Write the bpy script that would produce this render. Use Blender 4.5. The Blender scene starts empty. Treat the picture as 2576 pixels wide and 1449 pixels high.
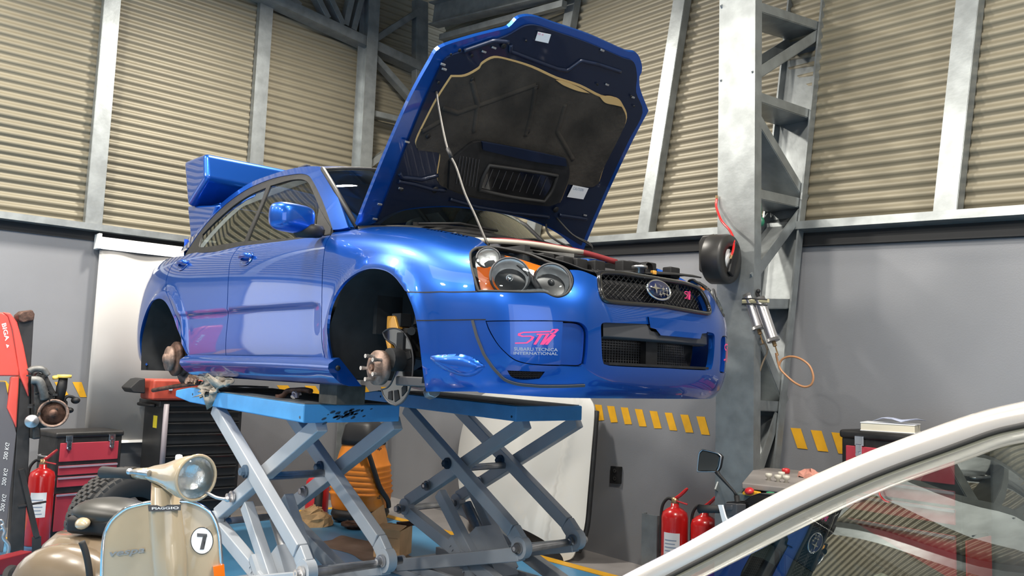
import bpy, bmesh, math, random
import numpy as np
from mathutils import Vector, Matrix
from mathutils.geometry import delaunay_2d_cdt
random.seed(7)
S = bpy.context.scene
COL = S.collection
# ------------------------------------------------------------------ camera, world, light, exposure
CAR_Z = 1.10                                    # the car's own ground line stands this high on the lift
EYE = np.array([3.0442784, -2.79192184, 0.25219569 + CAR_Z])
FW = np.array([-0.74063403, 0.6643491, 0.10050628])
RT = np.array([0.66987657, 0.7417113, 0.0336114])
UP = np.array([0.05221694, -0.09222055, 0.99436852])
FPX = 2100.0
cam_d = bpy.data.cameras.new('camera'); cam = bpy.data.objects.new('camera', cam_d); COL.objects.link(cam)
cam.matrix_world = Matrix(((RT[0], UP[0], -FW[0], EYE[0]), (RT[1], UP[1], -FW[1], EYE[1]), (RT[2], UP[2], -FW[2], EYE[2]), (0, 0, 0, 1)))
cam_d.sensor_width = 36.0; cam_d.lens = FPX / 2576 * 36.0; cam_d.clip_start = .05
S.camera = cam
S.view_settings.view_transform = 'Standard'; S.view_settings.look = 'None'
S.view_settings.gamma = 1.0; S.view_settings.use_curve_mapping = False
S.view_settings.exposure = 0.0
wd = bpy.data.worlds.new('world'); S.world = wd; wd.use_nodes = True
wd.node_tree.nodes['Background'].inputs[0].default_value = (.80, .90, 1.0, 1)
wd.node_tree.nodes['Background'].inputs[1].default_value = 1.0

def area_light(name, loc, target, sx, sy, power, color=(1, 1, 1)):
    l = bpy.data.lights.new(name, 'AREA'); l.shape = 'RECTANGLE'; l.size = sx; l.size_y = sy
    l.energy = power; l.color = color
    o = bpy.data.objects.new(name, l); COL.objects.link(o); o.location = loc
    o.rotation_euler = (Vector(target) - Vector(loc)).to_track_quat('-Z', 'Y').to_euler()
    return o
LAMP_W = 210.
area_light('gate_daylight', (7.3, -4.5, 2.2), (-2, -2, 1.5), 5.0, 4.0, 110, (.92, .96, 1.0))
area_light('roof_light', (-1.0, -5.6, 6.1), (-.6, -1.0, 0), 6.0, 2.0, 70, (1.0, .97, .92))

# ------------------------------------------------------------------ pixel -> place helpers
def ray(u, v): return FW + RT * ((u - 1288) / FPX) - UP * ((v - 724.5) / FPX)
def at(u, v, axis, val):
    d = ray(u, v); t = (val - EYE[axis]) / d[axis]; return EYE + t * d
def at_x(u, v, x): return at(u, v, 0, x)
def at_y(u, v, y): return at(u, v, 1, y)
def at_z(u, v, z): return at(u, v, 2, z)
def at_d(u, v, dist): return EYE + dist * ray(u, v)
def at_plane(u, v, p0, n):
    d = ray(u, v); p0 = np.array(p0, float); n = np.array(n, float)
    return EYE + d * (((p0 - EYE) @ n) / (d @ n))
def to_px(P):
    d = np.asarray(P, float) - EYE; z = d @ FW
    return np.stack([1288 + FPX * (d @ RT) / z, 724.5 - FPX * (d @ UP) / z], -1)

# ------------------------------------------------------------------ materials
def mat(name, col, rough=.5, metal=0., coat=0., var=0., scale=8., bump=0., bscale=60., spec=.5, emit=None, estr=0., stretch=(1, 1, 1), col2=None, trans=0., alpha=1.):
    m = bpy.data.materials.new(name); m.use_nodes = True
    nt = m.node_tree; b = nt.nodes['Principled BSDF']
    b.inputs['Base Color'].default_value = (*col, 1); b.inputs['Roughness'].default_value = rough
    b.inputs['Metallic'].default_value = metal; b.inputs['Coat Weight'].default_value = coat
    b.inputs['Coat Roughness'].default_value = .03; b.inputs['Specular IOR Level'].default_value = spec
    b.inputs['Transmission Weight'].default_value = trans
    if emit: b.inputs['Emission Color'].default_value = (*emit, 1); b.inputs['Emission Strength'].default_value = estr
    if var or bump or col2:
        tc = nt.nodes.new('ShaderNodeTexCoord'); mp = nt.nodes.new('ShaderNodeMapping'); mp.inputs['Scale'].default_value = stretch
        nt.links.new(tc.outputs['Object'], mp.inputs['Vector'])
    if var or col2:
        n = nt.nodes.new('ShaderNodeTexNoise'); n.inputs['Scale'].default_value = scale; n.inputs['Detail'].default_value = 6
        nt.links.new(mp.outputs[0], n.inputs['Vector'])
        r = nt.nodes.new('ShaderNodeValToRGB'); r.color_ramp.elements[0].position = .35; r.color_ramp.elements[1].position = .68
        c2 = col2 or tuple(min(1, c * (1 + var)) for c in col)
        c1 = col if col2 else tuple(c * (1 - var) for c in col)
        r.color_ramp.elements[0].color = (*c1, 1); r.color_ramp.elements[1].color = (*c2, 1)
        nt.links.new(n.outputs['Fac'], r.inputs[0]); nt.links.new(r.outputs[0], b.inputs['Base Color'])
    if bump:
        n2 = nt.nodes.new('ShaderNodeTexNoise'); n2.inputs['Scale'].default_value = bscale; n2.inputs['Detail'].default_value = 4
        nt.links.new(mp.outputs[0], n2.inputs['Vector'])
        bp = nt.nodes.new('ShaderNodeBump'); bp.inputs['Strength'].default_value = bump; bp.inputs['Distance'].default_value = .01
        nt.links.new(n2.outputs['Fac'], bp.inputs['Height']); nt.links.new(bp.outputs[0], b.inputs['Normal'])
    return m
def glass(name, tint, boost=0.):
    m = bpy.data.materials.new(name); m.use_nodes = True; nt = m.node_tree; nt.nodes.clear()
    o = nt.nodes.new('ShaderNodeOutputMaterial'); mx = nt.nodes.new('ShaderNodeMixShader')
    t = nt.nodes.new('ShaderNodeBsdfTransparent'); t.inputs[0].default_value = (*tint, 1)
    g = nt.nodes.new('ShaderNodeBsdfGlossy'); g.inputs['Roughness'].default_value = 0.0; g.inputs[0].default_value = (.95, 1, .97, 1)
    f = nt.nodes.new('ShaderNodeFresnel'); f.inputs[0].default_value = 1.5
    a = nt.nodes.new('ShaderNodeMath'); a.operation = 'ADD'; a.inputs[1].default_value = boost; a.use_clamp = True
    nt.links.new(f.outputs[0], a.inputs[0]); nt.links.new(a.outputs[0], mx.inputs[0])
    nt.links.new(t.outputs[0], mx.inputs[1]); nt.links.new(g.outputs[0], mx.inputs[2]); nt.links.new(mx.outputs[0], o.inputs[0])
    return m
M = {}
M['paint'] = mat('blue_paint', (.002, .072, .38), .33, .68, 1.0)
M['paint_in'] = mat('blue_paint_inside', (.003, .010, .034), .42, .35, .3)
M['black'] = mat('black_plastic', (.012, .012, .013), .55, var=.3, scale=20, spec=.3)
M['rubber'] = mat('black_rubber', (.014, .014, .015), .7)
M['gloss_black'] = mat('gloss_black', (.01, .01, .011), .12, coat=.5)
M['dark'] = mat('dark_underbody', (.014, .015, .017), .75, var=.4, scale=9)
M['grey_plastic'] = mat('grey_plastic', (.045, .045, .05), .5)
M['chrome'] = mat('chrome', (.85, .86, .88), .08, 1.0)
M['steel'] = mat('steel', (.45, .45, .46), .35, .9, var=.2, scale=14)
M['rust'] = mat('rusty_steel', (.10, .055, .04), .65, .5, var=.5, scale=25, bump=.3)
M['rust_pale'] = mat('pale_rusty_steel', (.22, .15, .12), .6, .5, var=.4, scale=25, bump=.3)
M['gold'] = mat('gold_caliper', (.75, .36, .06), .35, .3, .3)
M['pink'] = mat('pink_print', (.90, .05, .22), .4)
M['silver_print'] = mat('silver_print', (.24, .30, .42), .4)
M['white'] = mat('white_paint', (.80, .80, .79), .4)
M['paper'] = mat('white_paper', (.75, .76, .78), .6)
M['amber'] = mat('amber_lens', (.85, .17, .01), .12, coat=1.)
M['felt'] = mat('insulation_felt', (.030, .025, .020), .95, var=.5, scale=5, bump=.6, bscale=30)
M['foam'] = mat('torn_foam_edge', (.55, .36, .15), .9)
M['red'] = mat('red_paint', (.50, .018, .022), .35, coat=.3)
M['glass'] = glass('car_glass', (.42, .47, .44), .04)
M['lens'] = glass('lamp_lens', (.92, .94, .95), .02)

# ------------------------------------------------------------------ mesh helpers (all add to a bmesh)
def bm_new(): return bmesh.new()
def basis(z, up=(0, 0, 1)):
    z = Vector(z).normalized(); up = Vector(up)
    if abs(z.dot(up)) > .98: up = Vector((1, 0, 0)) if abs(z.x) < .9 else Vector((0, 1, 0))
    x = up.cross(z).normalized(); y = z.cross(x)
    return x, y, z
def prism(bm, pts, vec):
    """closed polygon swept along vec"""
    vec = Vector([float(c) for c in vec]); a = [bm.verts.new([float(c) for c in p]) for p in pts]; b = [bm.verts.new(v.co + vec) for v in a]
    n = len(a); fs = []
    fs.append(bm.faces.new(a)); fs.append(bm.faces.new(b[::-1]))
    for i in range(n): fs.append(bm.faces.new((a[i], b[i], b[(i + 1) % n], a[(i + 1) % n])))
    return fs
def box(bm, c, s, rz=0., R=None):
    c = Vector([float(q) for q in c]); hx, hy, hz = [q / 2 for q in s]
    R = R or Matrix.Rotation(rz, 3, 'Z')
    P = [c + R @ Vector(q) for q in ((-hx, -hy, -hz), (hx, -hy, -hz), (hx, hy, -hz), (-hx, hy, -hz))]
    return prism(bm, P, R @ Vector((0, 0, 2 * hz)))
def beam(bm, p0, p1, w, h, up=(0, 0, 1)):
    """bar from p0 to p1, w across, h along up"""
    p0 = Vector([float(q) for q in p0]); p1 = Vector([float(q) for q in p1])
    x, y, z = basis(p1 - p0, up)
    return prism(bm, [p0 + x * sx * w / 2 + y * sy * h / 2 for sx, sy in ((-1, -1), (1, -1), (1, 1), (-1, 1))], p1 - p0)
def catmull(pts, n=8, closed=False):
    P = [np.array(p, float) for p in pts]; N = len(P); out = []
    for i in range(N if closed else N - 1):
        if closed: a, b, c, d = P[i - 1], P[i], P[(i + 1) % N], P[(i + 2) % N]
        else: b, c = P[i], P[i + 1]; a = P[i - 1] if i else 2 * b - c; d = P[i + 2] if i + 2 < N else 2 * c - b
        for k in range(n):
            t = k / n
            out.append(.5 * (2 * b + (c - a) * t + (2 * a - 5 * b + 4 * c - d) * t * t + (3 * b - a - 3 * c + d) * t ** 3))
    if not closed: out.append(P[-1])
    return out
def tube(bm, pts, r, n=8, cap=True, closed=False):
    pts = [Vector([float(q) for q in p]) for p in pts]; N = len(pts); rings = []
    rs = r if isinstance(r, (list, tuple)) else [r] * N
    px = None
    for i, p in enumerate(pts):
        if closed: t = pts[(i + 1) % N] - pts[i - 1]
        else: t = pts[min(i + 1, N - 1)] - pts[max(i - 1, 0)]
        t.normalize()
        if px is None: x, y, _ = basis(t)
        else: x = (px - t * px.dot(t)).normalized(); y = t.cross(x)
        px = x
        rings.append([bm.verts.new(p + (x * math.cos(2 * math.pi * k / n) + y * math.sin(2 * math.pi * k / n)) * rs[i]) for k in range(n)])
    for i in range(N if closed else N - 1):
        a, b = rings[i], rings[(i + 1) % N]
        for k in range(n): bm.faces.new((a[k], a[(k + 1) % n], b[(k + 1) % n], b[k])).smooth = True
    if cap and not closed: bm.faces.new(rings[0][::-1]); bm.faces.new(rings[-1])
def lathe(bm, prof, o=(0, 0, 0), axis=(0, 0, 1), n=24, smooth=True):
    """prof: (radius, height along axis)"""
    o = Vector([float(q) for q in o]); x, y, z = basis(axis); rings = []
    for r, h in prof:
        if r < 1e-5: rings.append([bm.verts.new(o + z * h)])
        else: rings.append([bm.verts.new(o + z * h + (x * math.cos(2 * math.pi * k / n) + y * math.sin(2 * math.pi * k / n)) * r) for k in range(n)])
    for a, b in zip(rings, rings[1:]):
        for k in range(n):
            k2 = (k + 1) % n
            if len(a) == 1 and len(b) == 1: continue
            if len(a) == 1: f = bm.faces.new((a[0], b[k], b[k2]))
            elif len(b) == 1: f = bm.faces.new((a[k], a[k2], b[0]))
            else: f = bm.faces.new((a[k], a[k2], b[k2], b[k]))
            f.smooth = smooth
def cyl(bm, p0, p1, r, n=16, r2=None):
    p0 = Vector([float(q) for q in p0]); p1 = Vector([float(q) for q in p1]); L = (p1 - p0).length; r2 = r if r2 is None else r2
    lathe(bm, [(0, 0), (r, 0), (r, 0), (r2, L), (r2, L), (0, L)], p0, p1 - p0, n)
def ball(bm, c, rx, ry=None, rz=None, n=14, R=None):
    ry = ry or rx; rz = rz or rx; c = Vector([float(q) for q in c]); R = R or Matrix.Identity(3); rows = []
    m = max(6, n // 2)
    for i in range(m + 1):
        th = math.pi * i / m
        if i in (0, m): rows.append([bm.verts.new(c + R @ Vector((0, 0, rz * math.cos(th))))])
        else: rows.append([bm.verts.new(c + R @ Vector((rx * math.sin(th) * math.cos(2 * math.pi * k / n), ry * math.sin(th) * math.sin(2 * math.pi * k / n), rz * math.cos(th)))) for k in range(n)])
    for a, b in zip(rows, rows[1:]):
        for k in range(n):
            k2 = (k + 1) % n
            if len(a) == 1: f = bm.faces.new((a[0], b[k], b[k2]))
            elif len(b) == 1: f = bm.faces.new((a[k], b[0], a[k2]))
            else: f = bm.faces.new((a[k], b[k], b[k2], a[k2]))
            f.smooth = True
def sheet(bm, rows, thick=0., smooth=True, close=False):
    """grid of points (list of rows), optionally given a thickness along its normal"""
    V = [[bm.verts.new([float(q) for q in p]) for p in r] for r in rows]; fs = []
    nr, nc = len(V), len(V[0])
    for i in range(nr - 1):
        for j in range(nc if close else nc - 1):
            f = bm.faces.new((V[i][j], V[i][(j + 1) % nc], V[i + 1][(j + 1) % nc], V[i + 1][j])); f.smooth = smooth; fs.append(f)
    if thick:
        bmesh.ops.recalc_face_normals(bm, faces=fs)
        bmesh.ops.solidify(bm, geom=fs, thickness=thick)
    return V

# ------------------------------------------------------------------ scene objects
def link(name, bm, m, parent=None, bevel=0., recalc=True, world=True, segs=2):
    if recalc: bmesh.ops.recalc_face_normals(bm, faces=bm.faces[:])
    me = bpy.data.meshes.new(name); bm.to_mesh(me); bm.free()
    mats = m if isinstance(m, (list, tuple)) else [m]
    for q in mats: me.materials.append(q)
    o = bpy.data.objects.new(name, me); COL.objects.link(o)
    if parent is not None:
        o.parent = parent
        if world: o.matrix_parent_inverse = world_of(parent).inverted()
    if bevel:
        b = o.modifiers.new('bevel', 'BEVEL'); b.width = bevel; b.segments = segs; b.limit_method = 'ANGLE'; b.angle_limit = .7
        b.harden_normals = False
        for p in me.polygons: p.use_smooth = True
        s = o.modifiers.new('wn', 'WEIGHTED_NORMAL'); s.keep_sharp = True
    return o
def world_of(o):
    m = o.matrix_basis.copy()
    if o.parent: m = world_of(o.parent) @ o.matrix_parent_inverse @ m
    return m
def thing(name, label, cat, loc=(0, 0, 0), rz=0., group=None):
    o = bpy.data.objects.new(name, None); COL.objects.link(o); o.empty_display_size = .1
    o.location = [float(q) for q in loc]; o.rotation_euler = (0, 0, rz); return tag(o, label, cat, group)
def tag(o, label, cat, group=None):
    o['label'] = label; o['category'] = cat
    if group: o['group'] = group
    return o
def struct(o): o['kind'] = 'structure'; return o
def copy_tree(o, parent=None):
    c = o.copy(); COL.objects.link(c)
    if parent is not None: c.parent = parent
    for ch in list(o.children): copy_tree(ch, c)
    return c
def text_tris(txt, shear=0., bold=0.):
    """flat triangles of a line of text, normalised to the unit box"""
    cu = bpy.data.curves.new('t', 'FONT'); cu.body = txt; cu.size = 1.; cu.shear = shear; cu.offset = bold; cu.resolution_u = 3
    o = bpy.data.objects.new('t', cu); COL.objects.link(o)
    dg = bpy.context.evaluated_depsgraph_get(); me = bpy.data.meshes.new_from_object(o.evaluated_get(dg))
    V = np.array([v.co[:2] for v in me.vertices]); Fs = [tuple(p.vertices) for p in me.polygons]
    bpy.data.objects.remove(o); bpy.data.curves.remove(cu); bpy.data.meshes.remove(me)
    V -= V.min(0); V /= V.max(0); return V, Fs
def flat_text(bm, txt, o, ex, ey, shear=0., bold=0.):
    """text on the plane o + a*ex + b*ey (ex, ey span the whole box)"""
    V, Fs = text_tris(txt, shear, bold); o, ex, ey = [np.array(q, float) for q in (o, ex, ey)]
    vs = [bm.verts.new([float(c) for c in o + ex * a + ey * b]) for a, b in V]
    for f in Fs:
        try: bm.faces.new([vs[i] for i in f])
        except ValueError: pass
def strokes(lines, w):
    """thick open polylines -> list of quads in 2D"""
    out = []
    for L in lines:
        L = [np.array(p, float) for p in L]; offs = []
        for i in range(len(L)):
            t = L[min(i + 1, len(L) - 1)] - L[max(i - 1, 0)]; t /= np.linalg.norm(t); offs.append(np.array([-t[1], t[0]]) * w / 2)
        for i in range(len(L) - 1): out.append([L[i] + offs[i], L[i + 1] + offs[i + 1], L[i + 1] - offs[i + 1], L[i] - offs[i]])
    return out
# ------------------------------------------------------------------ skins: smooth surfaces that body panels are cut from
class Skin:
    """P(a, b) -> points; panels are polygons in (a, b)"""
    def N(self, a, b, e=1e-3):
        da = self.P(a + e, b) - self.P(a - e, b); db = self.P(a, b + e) - self.P(a, b - e)
        n = np.cross(da, db); n /= np.linalg.norm(n, axis=-1, keepdims=True) + 1e-12
        return n * self.sgn
class HeightSkin(Skin):
    """y as a function of (x, z); offs turns the plane's axes"""
    def __init__(self, f, sgn=1.): self.f = f; self.sgn = sgn
    def P(self, a, b):
        a, b = np.broadcast_arrays(np.asarray(a, float), np.asarray(b, float)); return np.stack([a, self.f(a, b), b], -1)
    def inv(self, u, v):
        """first crossing of the view ray with the skin (or its nearest miss)"""
        d = ray(u, v); t = np.linspace(2.5, 8.5, 601); q = EYE + t[:, None] * d; g = q[:, 1] - self.f(q[:, 0], q[:, 2])
        g[(q[:, 0] < -3.2) | (q[:, 0] > .4)] = -9
        k = np.nonzero((g[:-1] < 0) & (g[1:] >= 0) & (g[:-1] > -5))[0]
        if len(k): i = k[0]; tt = t[i] + (t[i + 1] - t[i]) * (-g[i]) / (g[i + 1] - g[i])
        else: tt = t[np.argmin(np.abs(g))]
        q = EYE + tt * d; return q[0], q[2]
class PlaneSkin(Skin):
    """plane with a crown: o + a*ea + b*eb + h(a,b)*n"""
    def __init__(self, o, ea, eb, n, h=None, sgn=1.):
        self.o, self.ea, self.eb, self.n = [np.array(q, float) for q in (o, ea, eb, n)]; self.h = h or (lambda a, b: 0 * a); self.sgn = sgn
    def P(self, a, b):
        a, b = np.broadcast_arrays(np.asarray(a, float), np.asarray(b, float))
        return self.o + a[..., None] * self.ea + b[..., None] * self.eb + self.h(a, b)[..., None] * self.n
    def inv(self, u, v):
        h = 0.
        for _ in range(12):
            q = at_plane(u, v, self.o + h * self.n, self.n) - self.o; a, b = q @ self.ea, q @ self.eb; h = float(self.h(np.float64(a), np.float64(b)))
        return a, b
class LoftSkin(Skin):
    """cubic B-spline net of stations (index i) x levels (index j); a = run along the plan, b = level * 0.1"""
    def __init__(self, net, post=None):
        self.sgn = 1.; net = np.array(net, float)
        m0 = net[1] * [1, -1, 1]; m1 = net[-2] * [1, -1, 1]
        net = np.concatenate([m0[None], net, m1[None]])
        net = np.concatenate([(2 * net[:, :1] - net[:, 1:2]), net, (2 * net[:, -1:] - net[:, -2:-1])], 1)
        self.net = net; self.ni = net.shape[0] - 3; self.nj = net.shape[1] - 3; self.post = post
        ii = np.linspace(0, self.ni, 600); q = self.raw(ii, np.full(600, 4.))
        L = np.concatenate([[0], np.cumsum(np.linalg.norm(np.diff(q, axis=0), axis=1))]); self.ii, self.L, self.qx = ii, L, q[:, 0]
        self.amax = L[-1]; self.bmax = self.nj * .1
        A, B = np.meshgrid(np.linspace(0, self.amax, 420), np.linspace(0, self.bmax, 90), indexing='ij')
        Pg = self.P(A, B); Ng = self.N(A, B); uv = to_px(Pg)
        ok = ((Pg - EYE) * Ng).sum(-1) < 0
        self.ga, self.gb, self.guv = A[ok], B[ok], uv[ok]
    def raw(self, i, j):
        i = np.clip(i, 0, self.ni - 1e-9); j = np.clip(j, 0, self.nj - 1e-9); i0 = i.astype(int); j0 = j.astype(int); t = i - i0; s = j - j0
        def w(t): return [(1 - t) ** 3 / 6, (3 * t ** 3 - 6 * t * t + 4) / 6, (-3 * t ** 3 + 3 * t * t + 3 * t + 1) / 6, t ** 3 / 6]
        wi, wj = w(t), w(s); out = 0
        for p in range(4):
            for q in range(4): out = out + (wi[p] * wj[q])[..., None] * self.net[i0 + p, j0 + q]
        return out
    def P(self, a, b):
        a, b = np.broadcast_arrays(np.asarray(a, float), np.asarray(b, float))
        q = self.raw(np.interp(a, self.L, self.ii), b * 10); return self.post(q) if self.post else q
    def a_of_x(self, x): return float(np.interp(x, self.qx, self.L))
    def inv(self, u, v):
        d = (self.guv[:, 0] - u) ** 2 + (self.guv[:, 1] - v) ** 2; k = int(d.argmin()); ab = np.array([self.ga[k], self.gb[k]]); best = (d[k], ab.copy())
        for _ in range(12):
            r = to_px(self.P(ab[0], ab[1])) - [u, v]; c = r @ r
            if c < best[0]: best = (c, ab.copy())
            if c < 1e-4: break
            e = 1e-4
            J = np.stack([(to_px(self.P(ab[0] + e, ab[1])) - [u, v] - r) / e, (to_px(self.P(ab[0], ab[1] + e)) - [u, v] - r) / e], 1)
            st = -np.linalg.solve(J.T @ J + 1e2 * np.eye(2), J.T @ r); st = np.clip(st, -.05, .05); ab = ab + st
            ab = np.clip(ab, [0, 0], [self.amax, self.bmax])
        return float(best[1][0]), float(best[1][1])
def resolve(skin, outline):
    out = []
    for q in outline:
        if isinstance(q[0], str):
            if q[0] == 'x': out.append((skin.a_of_x(q[1]), q[2]))       # x station, level
            elif q[0] == 'c': a, b = skin.inv(q[1], q[2]); out.append((skin.amax, b))   # on the centre line
            elif q[0] == 'ab': out.append((q[1], q[2]))
        else: out.append(skin.inv(q[0], q[1]))
    return out
def dense(poly, step, closed=True):
    out = []; N = len(poly)
    for i in range(N if closed else N - 1):
        p = np.array(poly[i]); q = np.array(poly[(i + 1) % N]); k = max(1, int(math.ceil(np.linalg.norm(q - p) / step)))
        for j in range(k): out.append(p + (q - p) * j / k)
    if not closed: out.append(np.array(poly[-1]))
    return np.array(out)
def smooth_poly(poly, sharp=50., n=4):
    """round the outline except where it turns sharply"""
    P = [np.array(p, float) for p in poly]; N = len(P); out = []
    def corner(i):
        a = P[i] - P[i - 1]; b = P[(i + 1) % N] - P[i]; la, lb = np.linalg.norm(a), np.linalg.norm(b)
        if la < 1e-9 or lb < 1e-9: return True
        return math.degrees(math.acos(max(-1, min(1, a @ b / la / lb)))) > sharp
    cs = [corner(i) for i in range(N)]
    for i in range(N):
        b, c = P[i], P[(i + 1) % N]
        a = 2 * b - c if cs[i] else P[i - 1]; d = 2 * c - b if cs[(i + 1) % N] else P[(i + 2) % N]
        # centripetal-ish limit on tangents
        L = np.linalg.norm(c - b); tb = (c - a) / 2; tc = (d - b) / 2
        for t in (tb, tc):
            l = np.linalg.norm(t)
            if l > 1.2 * L: t *= 1.2 * L / l
        for k in range(n):
            t = k / n; h = 2 * t ** 3 - 3 * t * t + 1, t ** 3 - 2 * t * t + t, -2 * t ** 3 + 3 * t * t, t ** 3 - t * t
            out.append(h[0] * b + h[1] * tb + h[2] * c + h[3] * tc)
    return out
def seg_dist(pts, loop):
    A = loop; B = np.roll(loop, -1, 0); d = np.full(len(pts), 9.)
    for a, b in zip(A, B):
        ab = b - a; t = np.clip(((pts - a) @ ab) / (ab @ ab + 1e-12), 0, 1); d = np.minimum(d, np.linalg.norm(pts - a - t[:, None] * ab, axis=1))
    return d
def inside(pts, loop):
    x, y = pts[:, 0], pts[:, 1]; c = np.zeros(len(pts), bool); n = len(loop)
    for i in range(n):
        x0, y0 = loop[i]; x1, y1 = loop[i - 1]
        k = ((y0 > y) != (y1 > y)) & (x < (x1 - x0) * (y - y0) / (y1 - y0 + 1e-15) + x0); c ^= k
    return c
def panel(name, skin, outline, m, parent, holes=(), off=0., flange=.012, step=.025, bulge=None, mirror=None, smooth=True, shrink=0., res=None, n=4):
    """a body panel cut out of a skin; bulge = (height, width) domes it; mirror: 'both' joins the mirrored half, 'only' builds just that half"""
    loops = []
    for L in [outline] + list(holes):
        q = resolve(skin, L)
        if smooth: q = smooth_poly(q, n=n)
        loops.append(dense(q, step))
    pts2 = np.concatenate(loops); edges = []; k = 0
    for L in loops: edges += [(k + i, k + (i + 1) % len(L)) for i in range(len(L))]; k += len(L)
    lo, hi = loops[0].min(0), loops[0].max(0)
    gx = np.arange(lo[0] + step / 2, hi[0], step); gy = np.arange(lo[1] + step / 2, hi[1], step * .87)
    G = np.array([(x + (step / 2 if j % 2 else 0), y) for j, y in enumerate(gy) for x in gx]).reshape(-1, 2)
    if len(G):
        k = inside(G, loops[0])
        for L in loops[1:]: k &= ~inside(G, L)
        G = G[k]
    for L in loops:
        if len(G): G = G[seg_dist(G, L) > step * .4]
    allp = np.concatenate([pts2, G]) if len(G) else pts2
    r = delaunay_2d_cdt([Vector(p) for p in allp], edges, [], 0, 1e-6)
    V2 = np.array([tuple(v) for v in r[0]]); cen = np.array([V2[list(f)].mean(0) for f in r[2]]); keep = inside(cen, loops[0])
    for L in loops[1:]: keep &= ~inside(cen, L)
    Fs = [f for f, k in zip(r[2], keep) if k]
    P = skin.P(V2[:, 0], V2[:, 1]); N = skin.N(V2[:, 0], V2[:, 1])
    h = np.full(len(V2), off)
    if bulge:
        d = np.full(len(V2), 9.)
        for L in loops: d = np.minimum(d, seg_dist(V2, L))
        t = np.clip(d / bulge[1], 0, 1); h = h + bulge[0] * np.sqrt(np.maximum(0, 1 - (1 - t) ** 2))
    P = P + N * h[:, None]
    verts = [list(p) for p in P]; norms = [list(q) for q in N]; faces = []
    for f in Fs:
        a, b, c = [P[i] for i in f[:3]]
        faces.append(tuple(f) if np.cross(b - a, c - a) @ N[f[0]] > 0 else tuple(f[::-1]))
    if flange:
        cnt = {}
        for f in faces:
            for i in range(len(f)): e = (f[i], f[(i + 1) % len(f)]); cnt[tuple(sorted(e))] = cnt.get(tuple(sorted(e)), []) + [e]
        amax = getattr(skin, 'amax', 1e9)
        for es in cnt.values():
            if len(es) == 1:
                i, j = es[0]
                if mirror == 'both' and V2[i][0] > amax - 1e-4 and V2[j][0] > amax - 1e-4: continue
                t = P[j] - P[i]; o = np.cross(t, N[i]); o /= np.linalg.norm(o) + 1e-12; k = len(verts)
                for q in (P[i], P[j], P[j] - N[j] * flange, P[i] - N[i] * flange): verts.append(list(q)); norms.append(list(o))
                faces.append((k, k + 3, k + 2, k + 1) if flange > 0 else (k, k + 1, k + 2, k + 3))
    if mirror:
        mv = [[v[0], -v[1], v[2]] for v in verts]; mn = [[v[0], -v[1], v[2]] for v in norms]
        if mirror == 'only': verts, norms, faces = mv, mn, [f[::-1] for f in faces]
        else: k = len(verts); verts += mv; norms += mn; faces += [tuple(i + k for i in f[::-1]) for f in faces]
    me = bpy.data.meshes.new(name); me.from_pydata(verts, [], faces); me.materials.append(m)
    me.polygons.foreach_set('use_smooth', [True] * len(me.polygons))
    if not bulge: me.normals_split_custom_set_from_vertices(norms)
    o = bpy.data.objects.new(name, me); COL.objects.link(o)
    if parent is not None: o.parent = parent; o.matrix_parent_inverse = world_of(parent).inverted()
    return o
def ribbon(bm, skin, line, w, off, h=None):
    """a raised strip laid along a polyline of the skin"""
    q = dense(resolve(skin, line), .02, closed=False); q = np.array(catmull([tuple(p) for p in q[:-1:2]] + [tuple(q[-1])], 2)) if len(q) > 3 else q
    P = skin.P(q[:, 0], q[:, 1]); N = skin.N(q[:, 0], q[:, 1]); T = np.gradient(P, axis=0); B = np.cross(T, N); B /= np.linalg.norm(B, axis=1, keepdims=True)
    rows = [P + B * w / 2 - N * .002, P + B * w / 2 + N * off, P - B * w / 2 + N * off, P - B * w / 2 - N * .002]
    sheet(bm, rows, smooth=False)
def decal(bm, skin, V, Fs, quad, off):
    """flat print: unit-box drawing mapped through a pixel quad (bl, br, tr, tl) onto the skin"""
    bl, br, tr, tl = [np.array(q, float) for q in quad]; vs = []
    for a, b in V:
        u, v = (bl * (1 - a) + br * a) * (1 - b) + (tl * (1 - a) + tr * a) * b
        s, t = skin.inv(u, v); p = skin.P(s, t) + skin.N(s, t) * off; vs.append(bm.verts.new([float(c) for c in p]))
    for f in Fs:
        try: bm.faces.new([vs[i] for i in f])
        except ValueError: pass
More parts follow.
